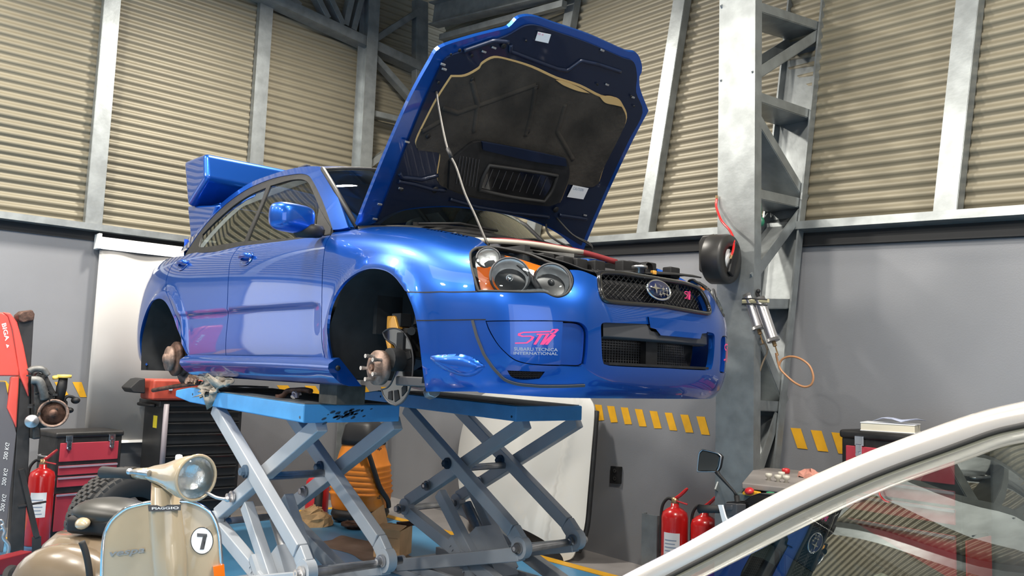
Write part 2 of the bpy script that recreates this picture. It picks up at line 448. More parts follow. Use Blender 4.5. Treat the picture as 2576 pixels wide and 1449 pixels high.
# ------------------------------------------------------------------ the blue saloon on the lift
car = thing('car', 'blue four-door saloon without wheels, bonnet propped open, raised on the scissor lift', 'car', (-1.3, 0, CAR_Z))
LV = {  # level profiles: (inset, height) from underside to top edge
 'rc': ([.08, .04, .01, 0, 0, .03, .05, .08, .14], [.24, .27, .33, .42, .53, .66, .79, .90, .97]),
 'rq': ([.06, .03, .015, 0, 0, .010, .035, .075, .14], [.22, .25, .31, .42, .54, .67, .80, .90, .965]),
 'ar': ([.05, .03, .015, 0, 0, .002, .018, .06, .12], [.17, .21, .28, .40, .54, .67, .80, .90, .955]),
 'dr': ([.06, .045, .03, .010, .002, .0, .012, .048, .10], [.17, .21, .28, .40, .54, .67, .80, .90, .945]),
 'f0': ([.05, .03, .02, .004, 0, .002, .018, .068, .21], [.17, .21, .28, .40, .53, .67, .80, .89, .935]),
 'f1': ([.05, .03, .02, .004, 0, .006, .030, .095, .23], [.17, .21, .28, .40, .53, .66, .77, .855, .890]),
 'f2': ([.05, .03, .015, .003, 0, .006, .035, .105, .24], [.16, .20, .27, .39, .49, .59, .71, .80, .832]),
 'f3': ([.06, .03, .010, .002, 0, .004, .040, .12, .26], [.16, .20, .27, .38, .465, .555, .66, .75, .795]),
 'f4': ([.07, .03, .008, .002, 0, .008, .045, .12, .25], [.16, .195, .27, .38, .46, .55, .65, .725, .765]),
 'f5': ([.08, .03, .005, .000, 0, .012, .05, .11, .22], [.155, .19, .265, .375, .455, .545, .635, .70, .735]),
 'fc': ([.09, .035, .005, .0, 0, .015, .035, .06, .13], [.155, .19, .265, .375, .455, .535, .615, .68, .715]),
}
ST = [(-3.47, 0, 'rc'), (-3.46, -.40, 'rc'), (-3.38, -.66, 'rc'), (-3.20, -.80, 'rq'), (-2.95, -.853, 'rq'), (-2.55, -.866, 'ar'), (-2.1, -.853, 'ar'), (-1.5, -.85, 'dr'),
      (-.9, -.852, 'dr'), (-.42, -.858, 'f0'), (0, -.870, 'f1'), (.28, -.868, 'f2'), (.47, -.850, 'f3'), (.62, -.795, 'f3'), (.735, -.70, 'f4'), (.82, -.57, 'f5'), (.875, -.44, 'f5'), (.893, -.24, 'fc'), (.895, 0, 'fc')]
def car_net():
    net = []; n = len(ST)
    for i, (x, y, k) in enumerate(ST):
        a = ST[max(i - 1, 0)]; b = ST[min(i + 1, n - 1)]; t = np.array([b[0] - a[0], b[1] - a[1]])
        if i == 0: t = np.array([0., -1.])
        if i == n - 1: t = np.array([0., 1.])
        t /= np.linalg.norm(t); inn = np.array([-t[1], t[0]])
        net.append([(x + inn[0] * d, y + inn[1] * d, z + CAR_Z) for d, z in zip(*LV[k])])
    return net
def sstep(t): t = np.clip(t, 0, 1); return t * t * (3 - 2 * t)
def body_post(q):
    """flared lips round the wheel openings and the pressed line along the doors"""
    x, y, z = q[..., 0], q[..., 1], q[..., 2] - CAR_Z; d = 0
    for cx, cz, rr in ((0., .33, .355), (-2.49, .32, .37)):
        r = np.hypot(x - cx, z - cz); d = d + .016 * np.exp(-((r - rr) / .035) ** 2) * (z > .1)
    door = sstep((x + 2.35) / .15) * sstep((-.42 - x) / .12)
    d = d - .010 * sstep((.552 - z) / .022) * sstep((z - .30) / .2) * door
    return np.stack([x, y - d * np.sign(np.abs(y) + y * 0 + 1e-9) * sstep((-y - .5) / .2), q[..., 2]], -1)
body = LoftSkin(car_net(), body_post)
PT = M['paint']
# --- wheel-opening edges, seams (picked off the photograph, cast onto the skin)
arch_f = [(833, 900), (823, 839), (826, 792), (836, 757), (855, 723), (883, 696), (916, 679), (943, 676), (971, 682), (993, 697), (1012, 721), (1022, 733)]
gap_fd = [(831, 592), (819, 612), (813, 652), (809, 760), (809, 860), (818, 908)]
gap_mid = [(606, 619), (581, 655), (576, 691), (573, 760), (571, 830), (570, 907)]
gap_rd = [(474, 627), (439, 660), (423, 690), (418, 713), (422, 742), (431, 764), (445, 797), (455, 828), (464, 860), (474, 888), (483, 905)]
def shift(L, dx, dy=0): return [(u + dx, v + dy) for u, v in L]
panel('front_fender', body, [('x', -.47, .79), (840, 580)] + shift(gap_fd, 1.6) + [(838, 909)] + arch_f + [(1196, 732), (1189, 692), (1181, 642), (1184, 629), (1199, 621), (1226, 617), ('x', .50, .77), ('x', .40, .80), ('x', 0, .80)], PT, car)
panel('front_fender', body, [('x', -.47, .80), ('x', -.44, .55), ('x', -.40, .2), ('x', -.35, .2), ('x', -.33, .38), ('x', -.24, .53), ('x', 0, .60), ('x', .22, .52), ('x', .30, .47), ('x', .60, .5), ('x', .55, .65), ('x', .42, .80), ('x', 0, .80)], PT, car, mirror='only')
panel('front_door', body, gap_fd + gap_mid[::-1] + [(700, 608), (791, 596)], PT, car)
panel('rear_door', body, gap_rd + shift(gap_mid[::-1], -1.4), PT, car)
arch_r = [(470, 890), (457, 865), (447, 830), (435, 795), (420, 765), (405, 752), (390, 754), (375, 767), (360, 805), (352, 845), (352, 870), (357, 900), (367, 921)]
panel('rear_quarter_panel', body, shift(gap_rd, -1.4) + arch_r + [('x', -3.1, .0), ('ab', .3, 0), ('ab', 0, 0), ('ab', 0, .8), ('ab', .4, .8), ('x', -3.2, .8), ('x', -2.8, .8), ('x', -2.45, .78)], PT, car)
panel('left_side', body, [('x', -.46, .79), ('x', -.42, .2), ('x', -2.05, .2), ('x', -2.12, .40), ('x', -2.25, .53), ('x', -2.5, .57), ('x', -2.72, .52), ('x', -2.86, .36), ('x', -2.86, .05), ('ab', 0, 0), ('ab', 0, .8), ('x', -3.2, .8), ('x', -2., .8)], PT, car, mirror='only')
lamp = [(1203, 732), (1191, 693), (1182, 641), (1186, 630), (1200, 622), (1230, 619), (1292, 628), (1331, 637), (1377, 656), (1408, 666), (1430, 681), (1439, 699), (1438, 718), (1427, 737), (1408, 745), (1390, 743), (1370, 734), (1315, 734)]
grille_l = [(1497, 695), (1507, 702), (1509, 722), (1514, 749), (1521, 757), (1595, 764)]
intake_l = [(1655, 816), (1540, 812), (1518, 812), (1512, 820), (1513, 860), (1515, 900), (1519, 916), (1535, 920), (1600, 924)]
fog = [(1221, 807), (1300, 806), (1387, 806), (1447, 809), (1468, 816), (1479, 835), (1477, 891), (1473, 917), (1462, 923), (1411, 921), (1343, 918), (1298, 908), (1269, 886), (1248, 862), (1230, 832)]
mesh_duct = [(1276, 932), (1330, 934), (1371, 935), (1357, 953), (1316, 956), (1288, 949)]
bump = [(1023, 736), (1110, 736), (1203, 735.5), (1315, 737), (1369, 737), (1389, 746), (1408, 749), (1429, 740), (1442, 719), (1443, 698), (1433, 679), (1462, 681)] + grille_l + [('c', 1664, 768), ('c', 1664, 816)] + intake_l + [('c', 1664, 926), ('ab', body.amax, .02), ('x', .80, .02), ('x', .62, .03), (1200, 985), (1072, 985), (1065, 942), (1057, 875), (1047, 809), (1037, 770)]
bumper = panel('front_bumper', body, bump, PT, car, holes=[fog, mesh_duct], mirror='both', flange=.03)
bar_x = 1415.
fogc = [(1223, 809), (1300, 808), (1387, 808), (1417, 809), (1414, 860), (1411, 918), (1343, 916), (1299, 906), (1270, 884.5), (1249.5, 861), (1232, 831)]
fogi = [(1421, 811), (1446, 812), (1466, 818), (1476, 835), (1474, 891), (1470, 915), (1460, 920), (1415, 919), (1418, 860)]
for mr in (None, 'only'):
    panel('fog_lamp_cover', body, fogc, PT, car, off=-.004, flange=.02, mirror=mr)
    panel('fog_cover_insert', body, fogi, PT, car, off=-.022, flange=.012, mirror=mr)
    bd = panel('duct_backing', body, mesh_duct, M['black'], car, off=-.02, flange=0, mirror=mr)
    panel('marker_bulge', body, [(1076, 897), (1104, 893), (1159, 891), (1195, 902), (1222, 921), (1201, 941), (1173, 948), (1131, 936), (1098, 917)], PT, car, off=.0, bulge=(.022, .05), step=.012, flange=0, mirror=mr)
bm = bm_new(); ribbon(bm, body, [(1189, 806), (1200, 847), (1218, 892), (1242, 927), (1269, 954), (1298, 966), (1358, 971), (1420, 971), (1470, 969)], .010, .006); link('lip_strip', bm, M['grey_plastic'], car)
bm = bm_new(); ribbon(bm, body, [(1048, 806), (1110, 805), (1222, 804)], .004, .0015); ribbon(bm, body, [(1024, 734.5), (1110, 734), (1200, 733.5)], .0045, .0012); link('bumper_seam', bm, M['black'], car)
# duct mesh: little bars
bm = bm_new()
for k in range(13):
    u = 1280 + k * 7; ribbon(bm, body, [(u, 934), (u - 3 + 2, 953)], .0025, -.008)
for v in (938, 943, 948): ribbon(bm, body, [(1280, v - 1), (1362, v + 1)], .0025, -.007)
o = link('duct_mesh', bm, M['grey_plastic'], car); o['kind'] = 'stuff'
# fog cover print
STI = strokes([[(.99, .93), (.86, .93), (.83, .82), (.16, .80), (.07, .72), (.07, .62), (.16, .55), (.36, .55), (.43, .48), (.40, .32), (.30, .12), (.0, .10)],
               [(.50, .66), (.66, .66)], [(.62, .70), (.52, .02)], [(.66, .66), (.80, .66), (.76, .56)], [(.785, .70), (.69, .02)], [(.92, .66), (.72, .02)], [(.99, .93), (.93, .72), (.83, .70)], [(.955, .62), (.82, .02)]], .074)
def fine(L, n=5):
    out = []
    for q in L:
        a, b, c, d = q
        for k in range(n): s, t = k / n, (k + 1) / n; out.append([a + (b - a) * s, a + (b - a) * t, d + (c - d) * t, d + (c - d) * s])
    return out
STI = fine(STI)
def sti(bm, quad, skin, off):
    for q in STI:
        q = [tuple(p) for p in q]; decal(bm, skin, q, [(0, 1, 2, 3)], quad, off)
bm = bm_new(); sti(bm, [(1295, 867), (1391, 868), (1405, 826), (1301, 829)], body, .0004); link('pink_emblem_print', bm, M['pink'], car, recalc=False)['label'] = 'pink lettering STi on the fog lamp cover'
bm = bm_new()
V, Fs = text_tris('SUBARU TECNICA', 0, .02); decal(bm, body, V, Fs, [(1293, 882), (1403, 884), (1403, 876), (1293, 873)], .0004)
V, Fs = text_tris('INTERNATIONAL', 0, .02); decal(bm, body, V, Fs, [(1292, 892), (1403, 893.5), (1403, 886), (1292, 884.5)], .0004)
link('grey_lettering', bm, M['silver_print'], car, recalc=False)
bm = bm_new()
quadL = [to_px(body.P(body.a_of_x(x), b) * [1, -1, 1]) for x, b in ((.845, .25), (.80, .25), (.80, .36), (.845, .36))]
for q in STI:
    vs = []
    for a, b in q:
        s = np.interp(a, [0, 1], [.848, .79]); p = body.P(body.a_of_x(s), .26 + .11 * b); nn = body.N(body.a_of_x(s), .26 + .11 * b)
        p = (p + nn * .0006) * [1, -1, 1]; vs.append(bm.verts.new([float(c) for c in p]))
    bm.faces.new(vs)
link('pink_emblem_print', bm, M['pink'], car, recalc=False)
# --- grille
ga = 'x'
gsh = [(1500, 688), (1509, 722), (1514, 749), (1521, 757), (1595, 764), ('c', 1664, 769), ('c', 1664, 690), (1565, 688), (1517, 685)]
panel('grille_backing', body, gsh, M['black'], car, off=-.045, flange=0, mirror='both')
rim = [('c', 1664, 691), (1565, 688), (1520, 686), (1505, 689), (1508, 722), (1513, 749), (1521, 758), (1595, 765), ('c', 1664, 770)]
q = dense(resolve(body, rim), .015, closed=False); Pq = body.P(q[:, 0], q[:, 1]) + body.N(q[:, 0], q[:, 1]) * .001
loop = list(Pq[1:-1]) + [p * [1, -1, 1] for p in Pq[-2:0:-1]]
for _ in range(3): loop = [(loop[i - 1] + 2 * loop[i] + loop[(i + 1) % len(loop)]) / 4 for i in range(len(loop))]
bm = bm_new(); tube(bm, loop, .011, 6, closed=True)
link('grille_surround', bm, M['gloss_black'], car)
bm = bm_new()
gx0, gx1 = -.36, .36
def gpt(y, z):
    """point on the recessed grille plane"""
    return (.842 - .22 * y * y - .12 * (z - .55), y, z + CAR_Z)
for k in range(-26, 42):
    for s in (1, -1):
        pts = []
        for z in np.linspace(.562, .672, 6):
            y = k * .028 - .09 + s * (z - .55) * 1.25
            if abs(y) < .355: pts.append(gpt(y, z))
        if len(pts) > 1: tube(bm, pts, .0022, 4)
o = link('grille_mesh', bm, M['black'], car); o['kind'] = 'stuff'
# emblem: oval with six stars
ec = np.array(gpt(.0, .617)) + [.022, 0, 0]
ea, eb = np.array([0, .082, 0]), np.array([-.010, 0, .043])
bm = bm_new(); lathe(bm, [(0, -.008), (.92, -.008), (.92, 0), (0, 0)], n=40)
bmesh.ops.transform(bm, matrix=Matrix(((0, 0, 1, ec[0]), (ea[1], 0, 0, ec[1]), (0, eb[2], 0, ec[2]), (0, 0, 0, 1))), verts=bm.verts)
emb = link('badge', bm, mat('badge_blue', (.012, .016, .05), .2, coat=.6), car)
bm = bm_new()
tube(bm, [ec + ea * math.cos(t) * .94 + eb * math.sin(t) * .94 for t in np.linspace(0, 2 * math.pi, 40, endpoint=False)], .0055, 8, closed=True)
for cx, cy, r in ((-.28, .18, .44), (.32, .18, .2), (.62, .05, .17), (.30, -.30, .2), (.58, -.38, .18), (.02, -.42, .2)):
    star = []
    for k in range(8):
        rr = r if k % 2 == 0 else r * .22; t = k * math.pi / 4; star.append(ec + ea * (cx + rr * math.cos(t) * 1.0) + eb * (cy + rr * math.sin(t) * 1.5) + [.003, 0, 0])
    prism(bm, star, (.003, 0, 0))
link('stars', bm, M['chrome'], emb)
bm = bm_new(); o0 = np.array(gpt(.205, .598)) + [.012, 0, 0]
for q in STI: bm.faces.new([bm.verts.new([float(c) for c in o0 + np.array([-.012 * a - .004 * b, .062 * a, .042 * b])]) for a, b in q])
link('pink_grille_emblem', bm, M['pink'], car, recalc=False)
# --- lower intake
panel('intake_backing', body, [('c', 1664, 812), (1540, 810), (1514, 812), (1511, 860), (1516, 918), (1600, 926), ('c', 1664, 928)], M['black'], car, off=-.11, flange=0, mirror='both')
bm = bm_new()
def ipt(y, z, dx=0): return np.array([.885 - .30 * y * y + dx, y, z + CAR_Z])
ys = np.linspace(-.345, .345, 25)
top = []; 
def notch(y): return .468 - .030 * sstep((.155 - abs(y - .045)) / .03)
rows = [[ipt(y, notch(y), -.012) for y in ys], [ipt(y, notch(y), .006) for y in ys], [ipt(y, .404, .010) for y in ys], [ipt(y, .396, -.012) for y in ys], [ipt(y, .40, -.07) for y in ys]]
sheet(bm, rows, smooth=False); link('bumper_beam_cover', bm, M['grey_plastic'], car, bevel=.004)
bm = bm_new(); box(bm, ipt(-.02, .345, -.06), (.03, .075, .11)); box(bm, ipt(0, .299, -.05), (.09, .66, .010)); link('intake_divider', bm, M['black'], car)
bm = bm_new()
for k in range(44):
    y = -.33 + k * .0153
    beam(bm, ipt(y, .302, -.085), ipt(y, .395, -.085), .003, .003)
for k in range(9): tube(bm, [ipt(y, .305 + k * .0105, -.085) for y in np.linspace(-.33, .33, 9)], .0016, 4)
o = link('intake_mesh', bm, M['grey_plastic'], car); o['kind'] = 'stuff'
def front_pt(y, z, off=0.):
    """point on the bumper face at a given width and height"""
    a, b = body.amax - .02 - abs(y), .35
    for _ in range(30):
        p = body.P(a, b); r = np.array([p[1] + abs(y), p[2] - CAR_Z - z])
        if r @ r < 1e-10: break
        e = 1e-4; J = np.stack([(body.P(a + e, b) - p)[1:] / e, (body.P(a, b + e) - p)[1:] / e], 1); d = -np.linalg.solve(J.T @ J + 1e-6 * np.eye(2), J.T @ r); a = min(body.amax - 2e-3, a + np.clip(d[0], -.05, .05)); b = b + np.clip(d[1], -.05, .05)
    q = body.P(a, b) + body.N(a, b) * off; return q * [1, 1 if y < 0 else -1, 1]
bm = bm_new(); rows = []
for z, ya_, yb_, off in ((.497, -.11, .30, .001), (.494, -.11, .30, .008), (.452, -.105, .295, .008), (.447, -.07, .255, .008), (.424, -.045, .235, .012), (.420, -.045, .235, -.01)):
    rows.append([front_pt(ya_ + (yb_ - ya_) * k / 16, z, off) for k in range(17)])
sheet(bm, rows, smooth=False); link('plate_mount', bm, PT, car)
# --- headlamps (both sides)
def lamp_pt(u, v, off): a, b = body.inv(u, v); return body.P(a, b) + body.N(a, b) * off
def mir(p): return np.array([p[0], -p[1], p[2]])
M['lamp_black'] = mat('lamp_bezel', (.03, .03, .032), .3)
M['reflector'] = mat('lamp_reflector', (.86, .87, .88), .42, .7, bump=.25, bscale=60)
for mr in (None, 'only'):
    hl = panel('headlamp', body, lamp, M['lamp_black'], car, off=-.030, flange=0, mirror=mr)
    k = (lambda p: p) if mr is None else mir
    bm = bm_new(); q = dense(smooth_poly(resolve(body, lamp)), .012); Pq = body.P(q[:, 0], q[:, 1]) - body.N(q[:, 0], q[:, 1]) * .004
    tube(bm, [k(p) for p in Pq], .006, 6, closed=True); link('lamp_seal', bm, M['rubber'], hl)
    panel('lamp_lens', body, lamp, M['lens'], hl, off=-.004, bulge=(.006, .03), flange=0, mirror=mr)
    panel('amber_reflector', body, [(1196, 664), (1246, 664), (1238, 690), (1246, 712), (1258, 727), (1207, 728)], M['amber'], hl, off=-.018, flange=.006, mirror=mr)
    panel('amber_turn_lens', body, [(1270, 634), (1300, 640), (1368, 662), (1372, 668), (1352, 672), (1343, 688), (1330, 676), (1310, 656)], M['amber'], hl, off=-.016, flange=.006, mirror=mr)
    for (u, v, ru, dep, nm) in ((1283, 692, 48, .045, 'low_beam'), (1392, 703, 44, .045, 'high_beam'), (1227, 643, 28, .02, 'side_light')):
        c = lamp_pt(u, v, -.012); a, b = body.inv(u, v); nn = body.N(a, b); nn = nn * .5 + np.array([.72, -.5, 0]) * .5; nn /= np.linalg.norm(nn)
        rr = ru / FPX * ((c - EYE) @ FW) * 1.05
        bm = bm_new(); lathe(bm, [(rr, .004), (rr * .96, 0), (rr * .8, -dep * .5), (rr * .45, -dep * .9), (0, -dep)], k(c), k(nn), 28)
        ob = link(nm, bm, M['reflector'], hl)
        if nm != 'side_light':
            bm = bm_new(); ball(bm, k(c - nn * dep * .5), rr * .22); ob2 = link('bulb_cap', bm, M['chrome'] if nm == 'low_beam' else M['lamp_black'], ob)
        bm = bm_new(); x, y, z = basis(k(nn)); cc = Vector([float(q) for q in k(c + nn * .003)])
        tube(bm, [cc + (x * math.cos(t) + y * math.sin(t)) * rr for t in np.linspace(0, 2 * math.pi, 28, endpoint=False)], .004, 6, closed=True)
        link('lamp_ring', bm, M['grey_plastic'], ob)
    bm = bm_new()
    arc = [k(lamp_pt(u, v, -.011)) for u, v in ((1288, 652), (1310, 668), (1330, 690), (1343, 712), (1352, 728))]
    arc2 = [k(lamp_pt(u, v, -.011)) for u, v in ((1300, 656), (1330, 676), (1352, 700), (1362, 716), (1368, 729))]
    sheet(bm, [catmull(arc, 5), catmull(arc2, 5)], thick=.006); link('lamp_divider', bm, M['grey_plastic'], hl)
# ------------------------------------------------------------------ greenhouse
def cabin(x, z):
    t = z - CAR_Z - .92
    y = .775 - .36 * t - .28 * t * np.abs(t)
    y = y - .075 * np.clip((-1.9 - x) / .8, 0, 3) ** 2 - .05 * np.clip((x + .85) / .5, 0, 3) ** 2
    return -y
gh = HeightSkin(cabin, sgn=1.)
# orientation: +N must point away from the cabin
_n = gh.N(np.array(-1.3), np.array(CAR_Z + 1.1)); gh.sgn = -1. if _n[1] > 0 else 1.
trim_out = [(464, 641), (501, 584), (537, 542), (576, 506.5), (626, 473), (686, 448.5), (741, 438), (766, 438), (783, 449), (811, 504), (836, 574), (831, 597), (791, 601), (700, 614), (606, 628)]
rail = [(446, 635), (493, 572.5), (529, 536.6), (576, 495), (631, 459), (686, 438), (731, 425), (769, 419), (800, 418.5), (811, 425), (841, 476), (860, 525), (876, 572), (850, 577)]
glass_f = [(679, 466), (730, 451.5), (764, 451.5), (780, 469), (803, 523), (822, 571), (797, 592), (791, 594), (621, 606), (655, 523)]
glass_r = [(668, 471), (649, 523), (613, 606), (500, 621.5), (508, 589), (544, 553), (588, 514.6), (631, 487)]
panel('cabin_side_frame', gh, rail, PT, car, holes=[trim_out], flange=.02, step=.02)
panel('window_trim', gh, trim_out, M['black'], car, holes=[glass_f, glass_r], off=-.004, flange=.008, step=.02)
panel('front_door_window', gh, glass_f, M['glass'], car, off=-.010, flange=0, step=.03)
panel('rear_door_window', gh, glass_r, M['glass'], car, off=-.010, flange=0, step=.03)
panel('mirror_sail', gh, [(804, 524), (834, 574), (832, 592), (797, 592), (797, 581)], M['black'], car, off=.004, flange=.012, smooth=False)
gh2 = HeightSkin(lambda x, z: cabin(x, z), sgn=gh.sgn)
panel('cabin_side_frame', gh, rail, PT, car, holes=[trim_out], flange=.02, step=.03, mirror='only')
panel('window_trim', gh, trim_out, M['black'], car, holes=[glass_f, glass_r], off=-.004, flange=.008, step=.03, mirror='only')
panel('front_door_window', gh, glass_f, M['glass'], car, off=-.010, flange=0, step=.05, mirror='only')
panel('rear_door_window', gh, glass_r, M['glass'], car, off=-.010, flange=0, step=.05, mirror='only')
# windscreen, roof, rear screen: patches between side curves
def car_pt(x, y, z): return np.array([x, y, z + CAR_Z])
def side_pt(u, v): q = gh.inv(u, v); return gh.P(q[0], q[1])
def patch(r0, r1, bow_x, bow_z, nr=10, nc=24):
    """ruled patch from side curve point lists (right side); bowed towards the middle"""
    rows = []
    for i in range(nr + 1):
        t = i / nr; p = np.array([np.interp(t, np.linspace(0, 1, len(r0)), [q[c] for q in r0]) for c in range(3)])
        row = []
        bx, bz = np.interp(t, [0, 1], bow_x), np.interp(t, [0, .5, 1], bow_z)
        for j in range(nc + 1):
            s = -1 + 2 * j / nc; w = 1 - abs(s) ** 2.4
            row.append([p[0] + bx * w, p[1] * -s, p[2] + bz * w])
        rows.append(row)
    return rows
a_front = [side_pt(u, v) for u, v in ((876, 571), (841, 476), (811, 427))]
a_front[0] = car_pt(-.42, -.70, .915)
bm = bm_new(); ws = patch(a_front, None, (.20, .09), (.035, .05, .055)); sheet(bm, ws); link('windscreen', bm, M['glass'], car)
bm = bm_new()
for s in (1, -1): tube(bm, [(p[0] + .004, p[1] * s, p[2] + .004) for p in a_front], .014, 6)
rw = [ws[0][j] for j in range(len(ws[0]))]; tube(bm, [(p[0] + .01, p[1], p[2] - .004) for p in rw], .018, 6)
rw = [ws[-1][j] for j in range(len(ws[0]))]; tube(bm, [(p[0], p[1], p[2]) for p in rw], .010, 6)
link('windscreen_seal', bm, M['black'], car)
r_side = [side_pt(u, v) for u, v in ((811, 426), (769, 419.5), (731, 425.5), (686, 438.5), (631, 459.5))]
bm = bm_new(); sheet(bm, patch(r_side, None, (.09, -.06), (.055, .06, .05))); link('roof', bm, PT, car)
c_side = [side_pt(u, v) for u, v in ((631, 459.5), (576, 495.5), (529, 537), (478, 595))]
bm = bm_new(); rp = patch(c_side, None, (-.06, -.10), (.05, .05, .03)); sheet(bm, rp); link('rear_screen', bm, M['glass'], car)
bm = bm_new(); p0 = c_side[-1]
sheet(bm, [[(p0[0] - .02, y, p0[2] - .02), (-2.95, y, CAR_Z + .93)] for y in np.linspace(-.58, .58, 9)]); link('rear_deck', bm, PT, car)
bm = bm_new(); q = side_pt(735, 428); box(bm, q + [.05, .05, .022], (.10, .03, .012)); link('roof_rail_cap', bm, M['grey_plastic'], car, bevel=.003)
# wipers and cowl
bm = bm_new(); sheet(bm, [[(ws[0][j][0] + .0, ws[0][j][1], ws[0][j][2] - .004) for j in range(25)], [(ws[0][j][0] + .13, ws[0][j][1], ws[0][j][2] - .035) for j in range(25)], [(ws[0][j][0] + .14, ws[0][j][1], ws[0][j][2] - .10) for j in range(25)]]); link('cowl_panel', bm, M['black'], car)
for y0, y1 in ((-.50, .02), (.08, .58)):
    bm = bm_new(); a = car_pt(-.20, y0 + .0, .945); b = car_pt(-.22 if y1 < .3 else -.33, y1, .985)
    tube(bm, [a, (a + b) / 2 + [0, 0, .02], b], .007, 6); beam(bm, a + [-.04, 0, .005], b + [-.03, 0, .0], .006, .016); link('wiper', bm, M['black'], car)
# mirror
bm = bm_new(); mc = at_y(734, 549, -.945); R = Matrix.Rotation(math.radians(8), 3, 'Z')
rows = []
for i in range(15):
    th = -math.pi / 2 + math.pi * i / 14; row = []
    for j in range(28):
        ph = 2 * math.pi * j / 28
        def se(c, e): return math.copysign(abs(c) ** e, c)
        x = .085 * math.cos(th) ** .6 * 1 if False else 0
        yy = .122 * se(math.cos(ph), .5); zz = .070 * se(math.sin(ph), .6); k = math.cos(th) ** .45 if abs(th) < math.pi / 2 - 1e-6 else 0
        xx = .075 * math.sin(th) if math.sin(th) > 0 else .045 * math.sin(th)
        row.append(Vector([float(q) for q in mc]) + R @ Vector((xx, yy * k * (1 - .10 * max(0, math.sin(th))), zz * k)))
    rows.append(row)
sheet(bm, rows, close=True); mir_o = link('door_mirror', bm, PT, car)
bm = bm_new(); q = at_y(806, 582, -.80); tube(bm, catmull([mc + [-.02, .04, -.055], at_y(778, 580, -.87), q], 4), [.03, .032, .034, .036, .036, .036, .036, .034, .03], 8); link('mirror_arm', bm, M['black'], mir_o)
bm = bm_new(); lathe(bm, [(0, 0), (.06, 0), (.06, .004), (0, .004)], mc + [-.046, 0, 0], (-1, -.15, 0), 24); link('mirror_glass', bm, M['chrome'], mir_o)
# door handles
for nm, u, v, w, hgt in (('front', 621, 651, 27, 20), ('rear', 461, 667, 14, 11)):
    a, b = body.inv(u, v); p = body.P(a, b); n = body.N(a, b); sc = ((p - EYE) @ FW) / FPX
    t = body.P(a + .05, b) - p; t /= np.linalg.norm(t); z = np.cross(n, t); z = z if z[2] > 0 else -z
    bm = bm_new(); hw, hh = .075, .042
    ring = [[p + t * hw * s * math.cos(q) + z * hh * s * math.sin(q) + n * d for q in np.linspace(0, 2 * math.pi, 28, endpoint=False)] for s, d in ((1.0, .001), (.96, .004), (.88, .003), (.5, -.001), (.05, -.002))]
    sheet(bm, ring, close=True); hb = link('handle_recess', bm, M['paint'], car)
    bm = bm_new(); pts = [p + t * (-.075 + .15 * k / 8) + z * (.006 + .004 * math.sin(math.pi * k / 8)) + n * (.006 + .022 * math.sin(math.pi * k / 8) ** .5) for k in range(9)]
    tube(bm, pts, [.008, .013, .015, .015, .015, .015, .015, .013, .008], 8); link('door_handle', bm, M['paint'], hb)
    if nm == 'front':
        bm = bm_new(); lathe(bm, [(.012, 0), (.012, .004), (0, .004)], p + t * .06 - z * .012 + n * .003, n, 14); link('lock_barrel', bm, M['chrome'], hb)
# sill skirt
prof = [(-.838, .292), (-.858, .285), (-.878, .262), (-.880, .240), (-.868, .222), (-.845, .200), (-.815, .178), (-.77, .165), (-.70, .165)]
for s in (1, -1):
    bm = bm_new(); rows = []
    for x in np.linspace(-2.06, -.285, 24):
        e = sstep((x + .50) / .2) * .012 + sstep((-1.95 - x) / .1) * .01
        dz = .010 * math.sin((x + 2) * 1.8)
        rows.append([car_pt(x, (y - e * (k > 1)) * s, z + dz * (2 < k < 6)) for k, (y, z) in enumerate(prof)])
    sheet(bm, rows); bm.faces.new([bm.verts.new([float(c) for c in p]) for p in rows[-1]]); bm.faces.new([bm.verts.new([float(c) for c in p]) for p in rows[0]]); link('sill_skirt', bm, PT, car)
bm = bm_new(); lathe(bm, [(.012, 0), (.012, .004), (0, .004)], car_pt(-.281, -.845, .245), (1, 0, 0), 12); link('sill_plug', bm, M['black'], car)
# wheel housings, floor, inner bay
M['inner_wing'] = mat('inner_wing_navy', (.012, .028, .055), .45, var=.5, scale=6)
for s in (1, -1):
    for cx, cz, rr, y1, nm in ((0, .33, .385, -.46, 'front'), (-2.49, .32, .40, -.50, 'rear')):
        bm = bm_new(); rows = []
        for t in np.linspace(-.35, math.pi + .35, 26):
            w = 1 + .02 * math.sin(9 * t)
            rows.append([car_pt(cx + rr * w * math.cos(t), y * s, max(.12, cz + rr * w * math.sin(t))) for y in (-.845, -.75, -.62, y1)])
        sheet(bm, rows); link('wheel_housing', bm, M['dark'], car); bm = bm_new()
        sheet(bm, [[car_pt(cx + rr * r * math.cos(t), y1 * s, max(.12, cz + rr * r * math.sin(t))) for r in (1, .02)] for t in np.linspace(-.35, math.pi + .35, 26)])
        link('inner_wing', bm, M['inner_wing'] if nm == 'front' else M['dark'], car)
bm = bm_new(); box(bm, car_pt(-1.3, 0, .22), (1.55, 1.5, .06)); box(bm, car_pt(-2.95, 0, .30), (.7, 1.3, .08)); box(bm, car_pt(.33, 0, .215), (.66, 1.0, .05)); box(bm, car_pt(-2.3, 0, .34), (.6, .9, .2)); link('underbody', bm, M['dark'], car)
bm = bm_new(); box(bm, car_pt(.30, -.63, .20), (.55, .22, .04)); box(bm, car_pt(.55, 0, .19), (.25, 1.0, .02)); link('engine_undertray', bm, M['grey_plastic'], car, bevel=.006)
bm = bm_new(); tube(bm, catmull([car_pt(.12, -.60, .165), car_pt(.02, -.55, .15), car_pt(-.25, -.35, .17), car_pt(-.6, -.2, .18)], 5), .03, 8); link('front_pipe', bm, M['steel'], car)
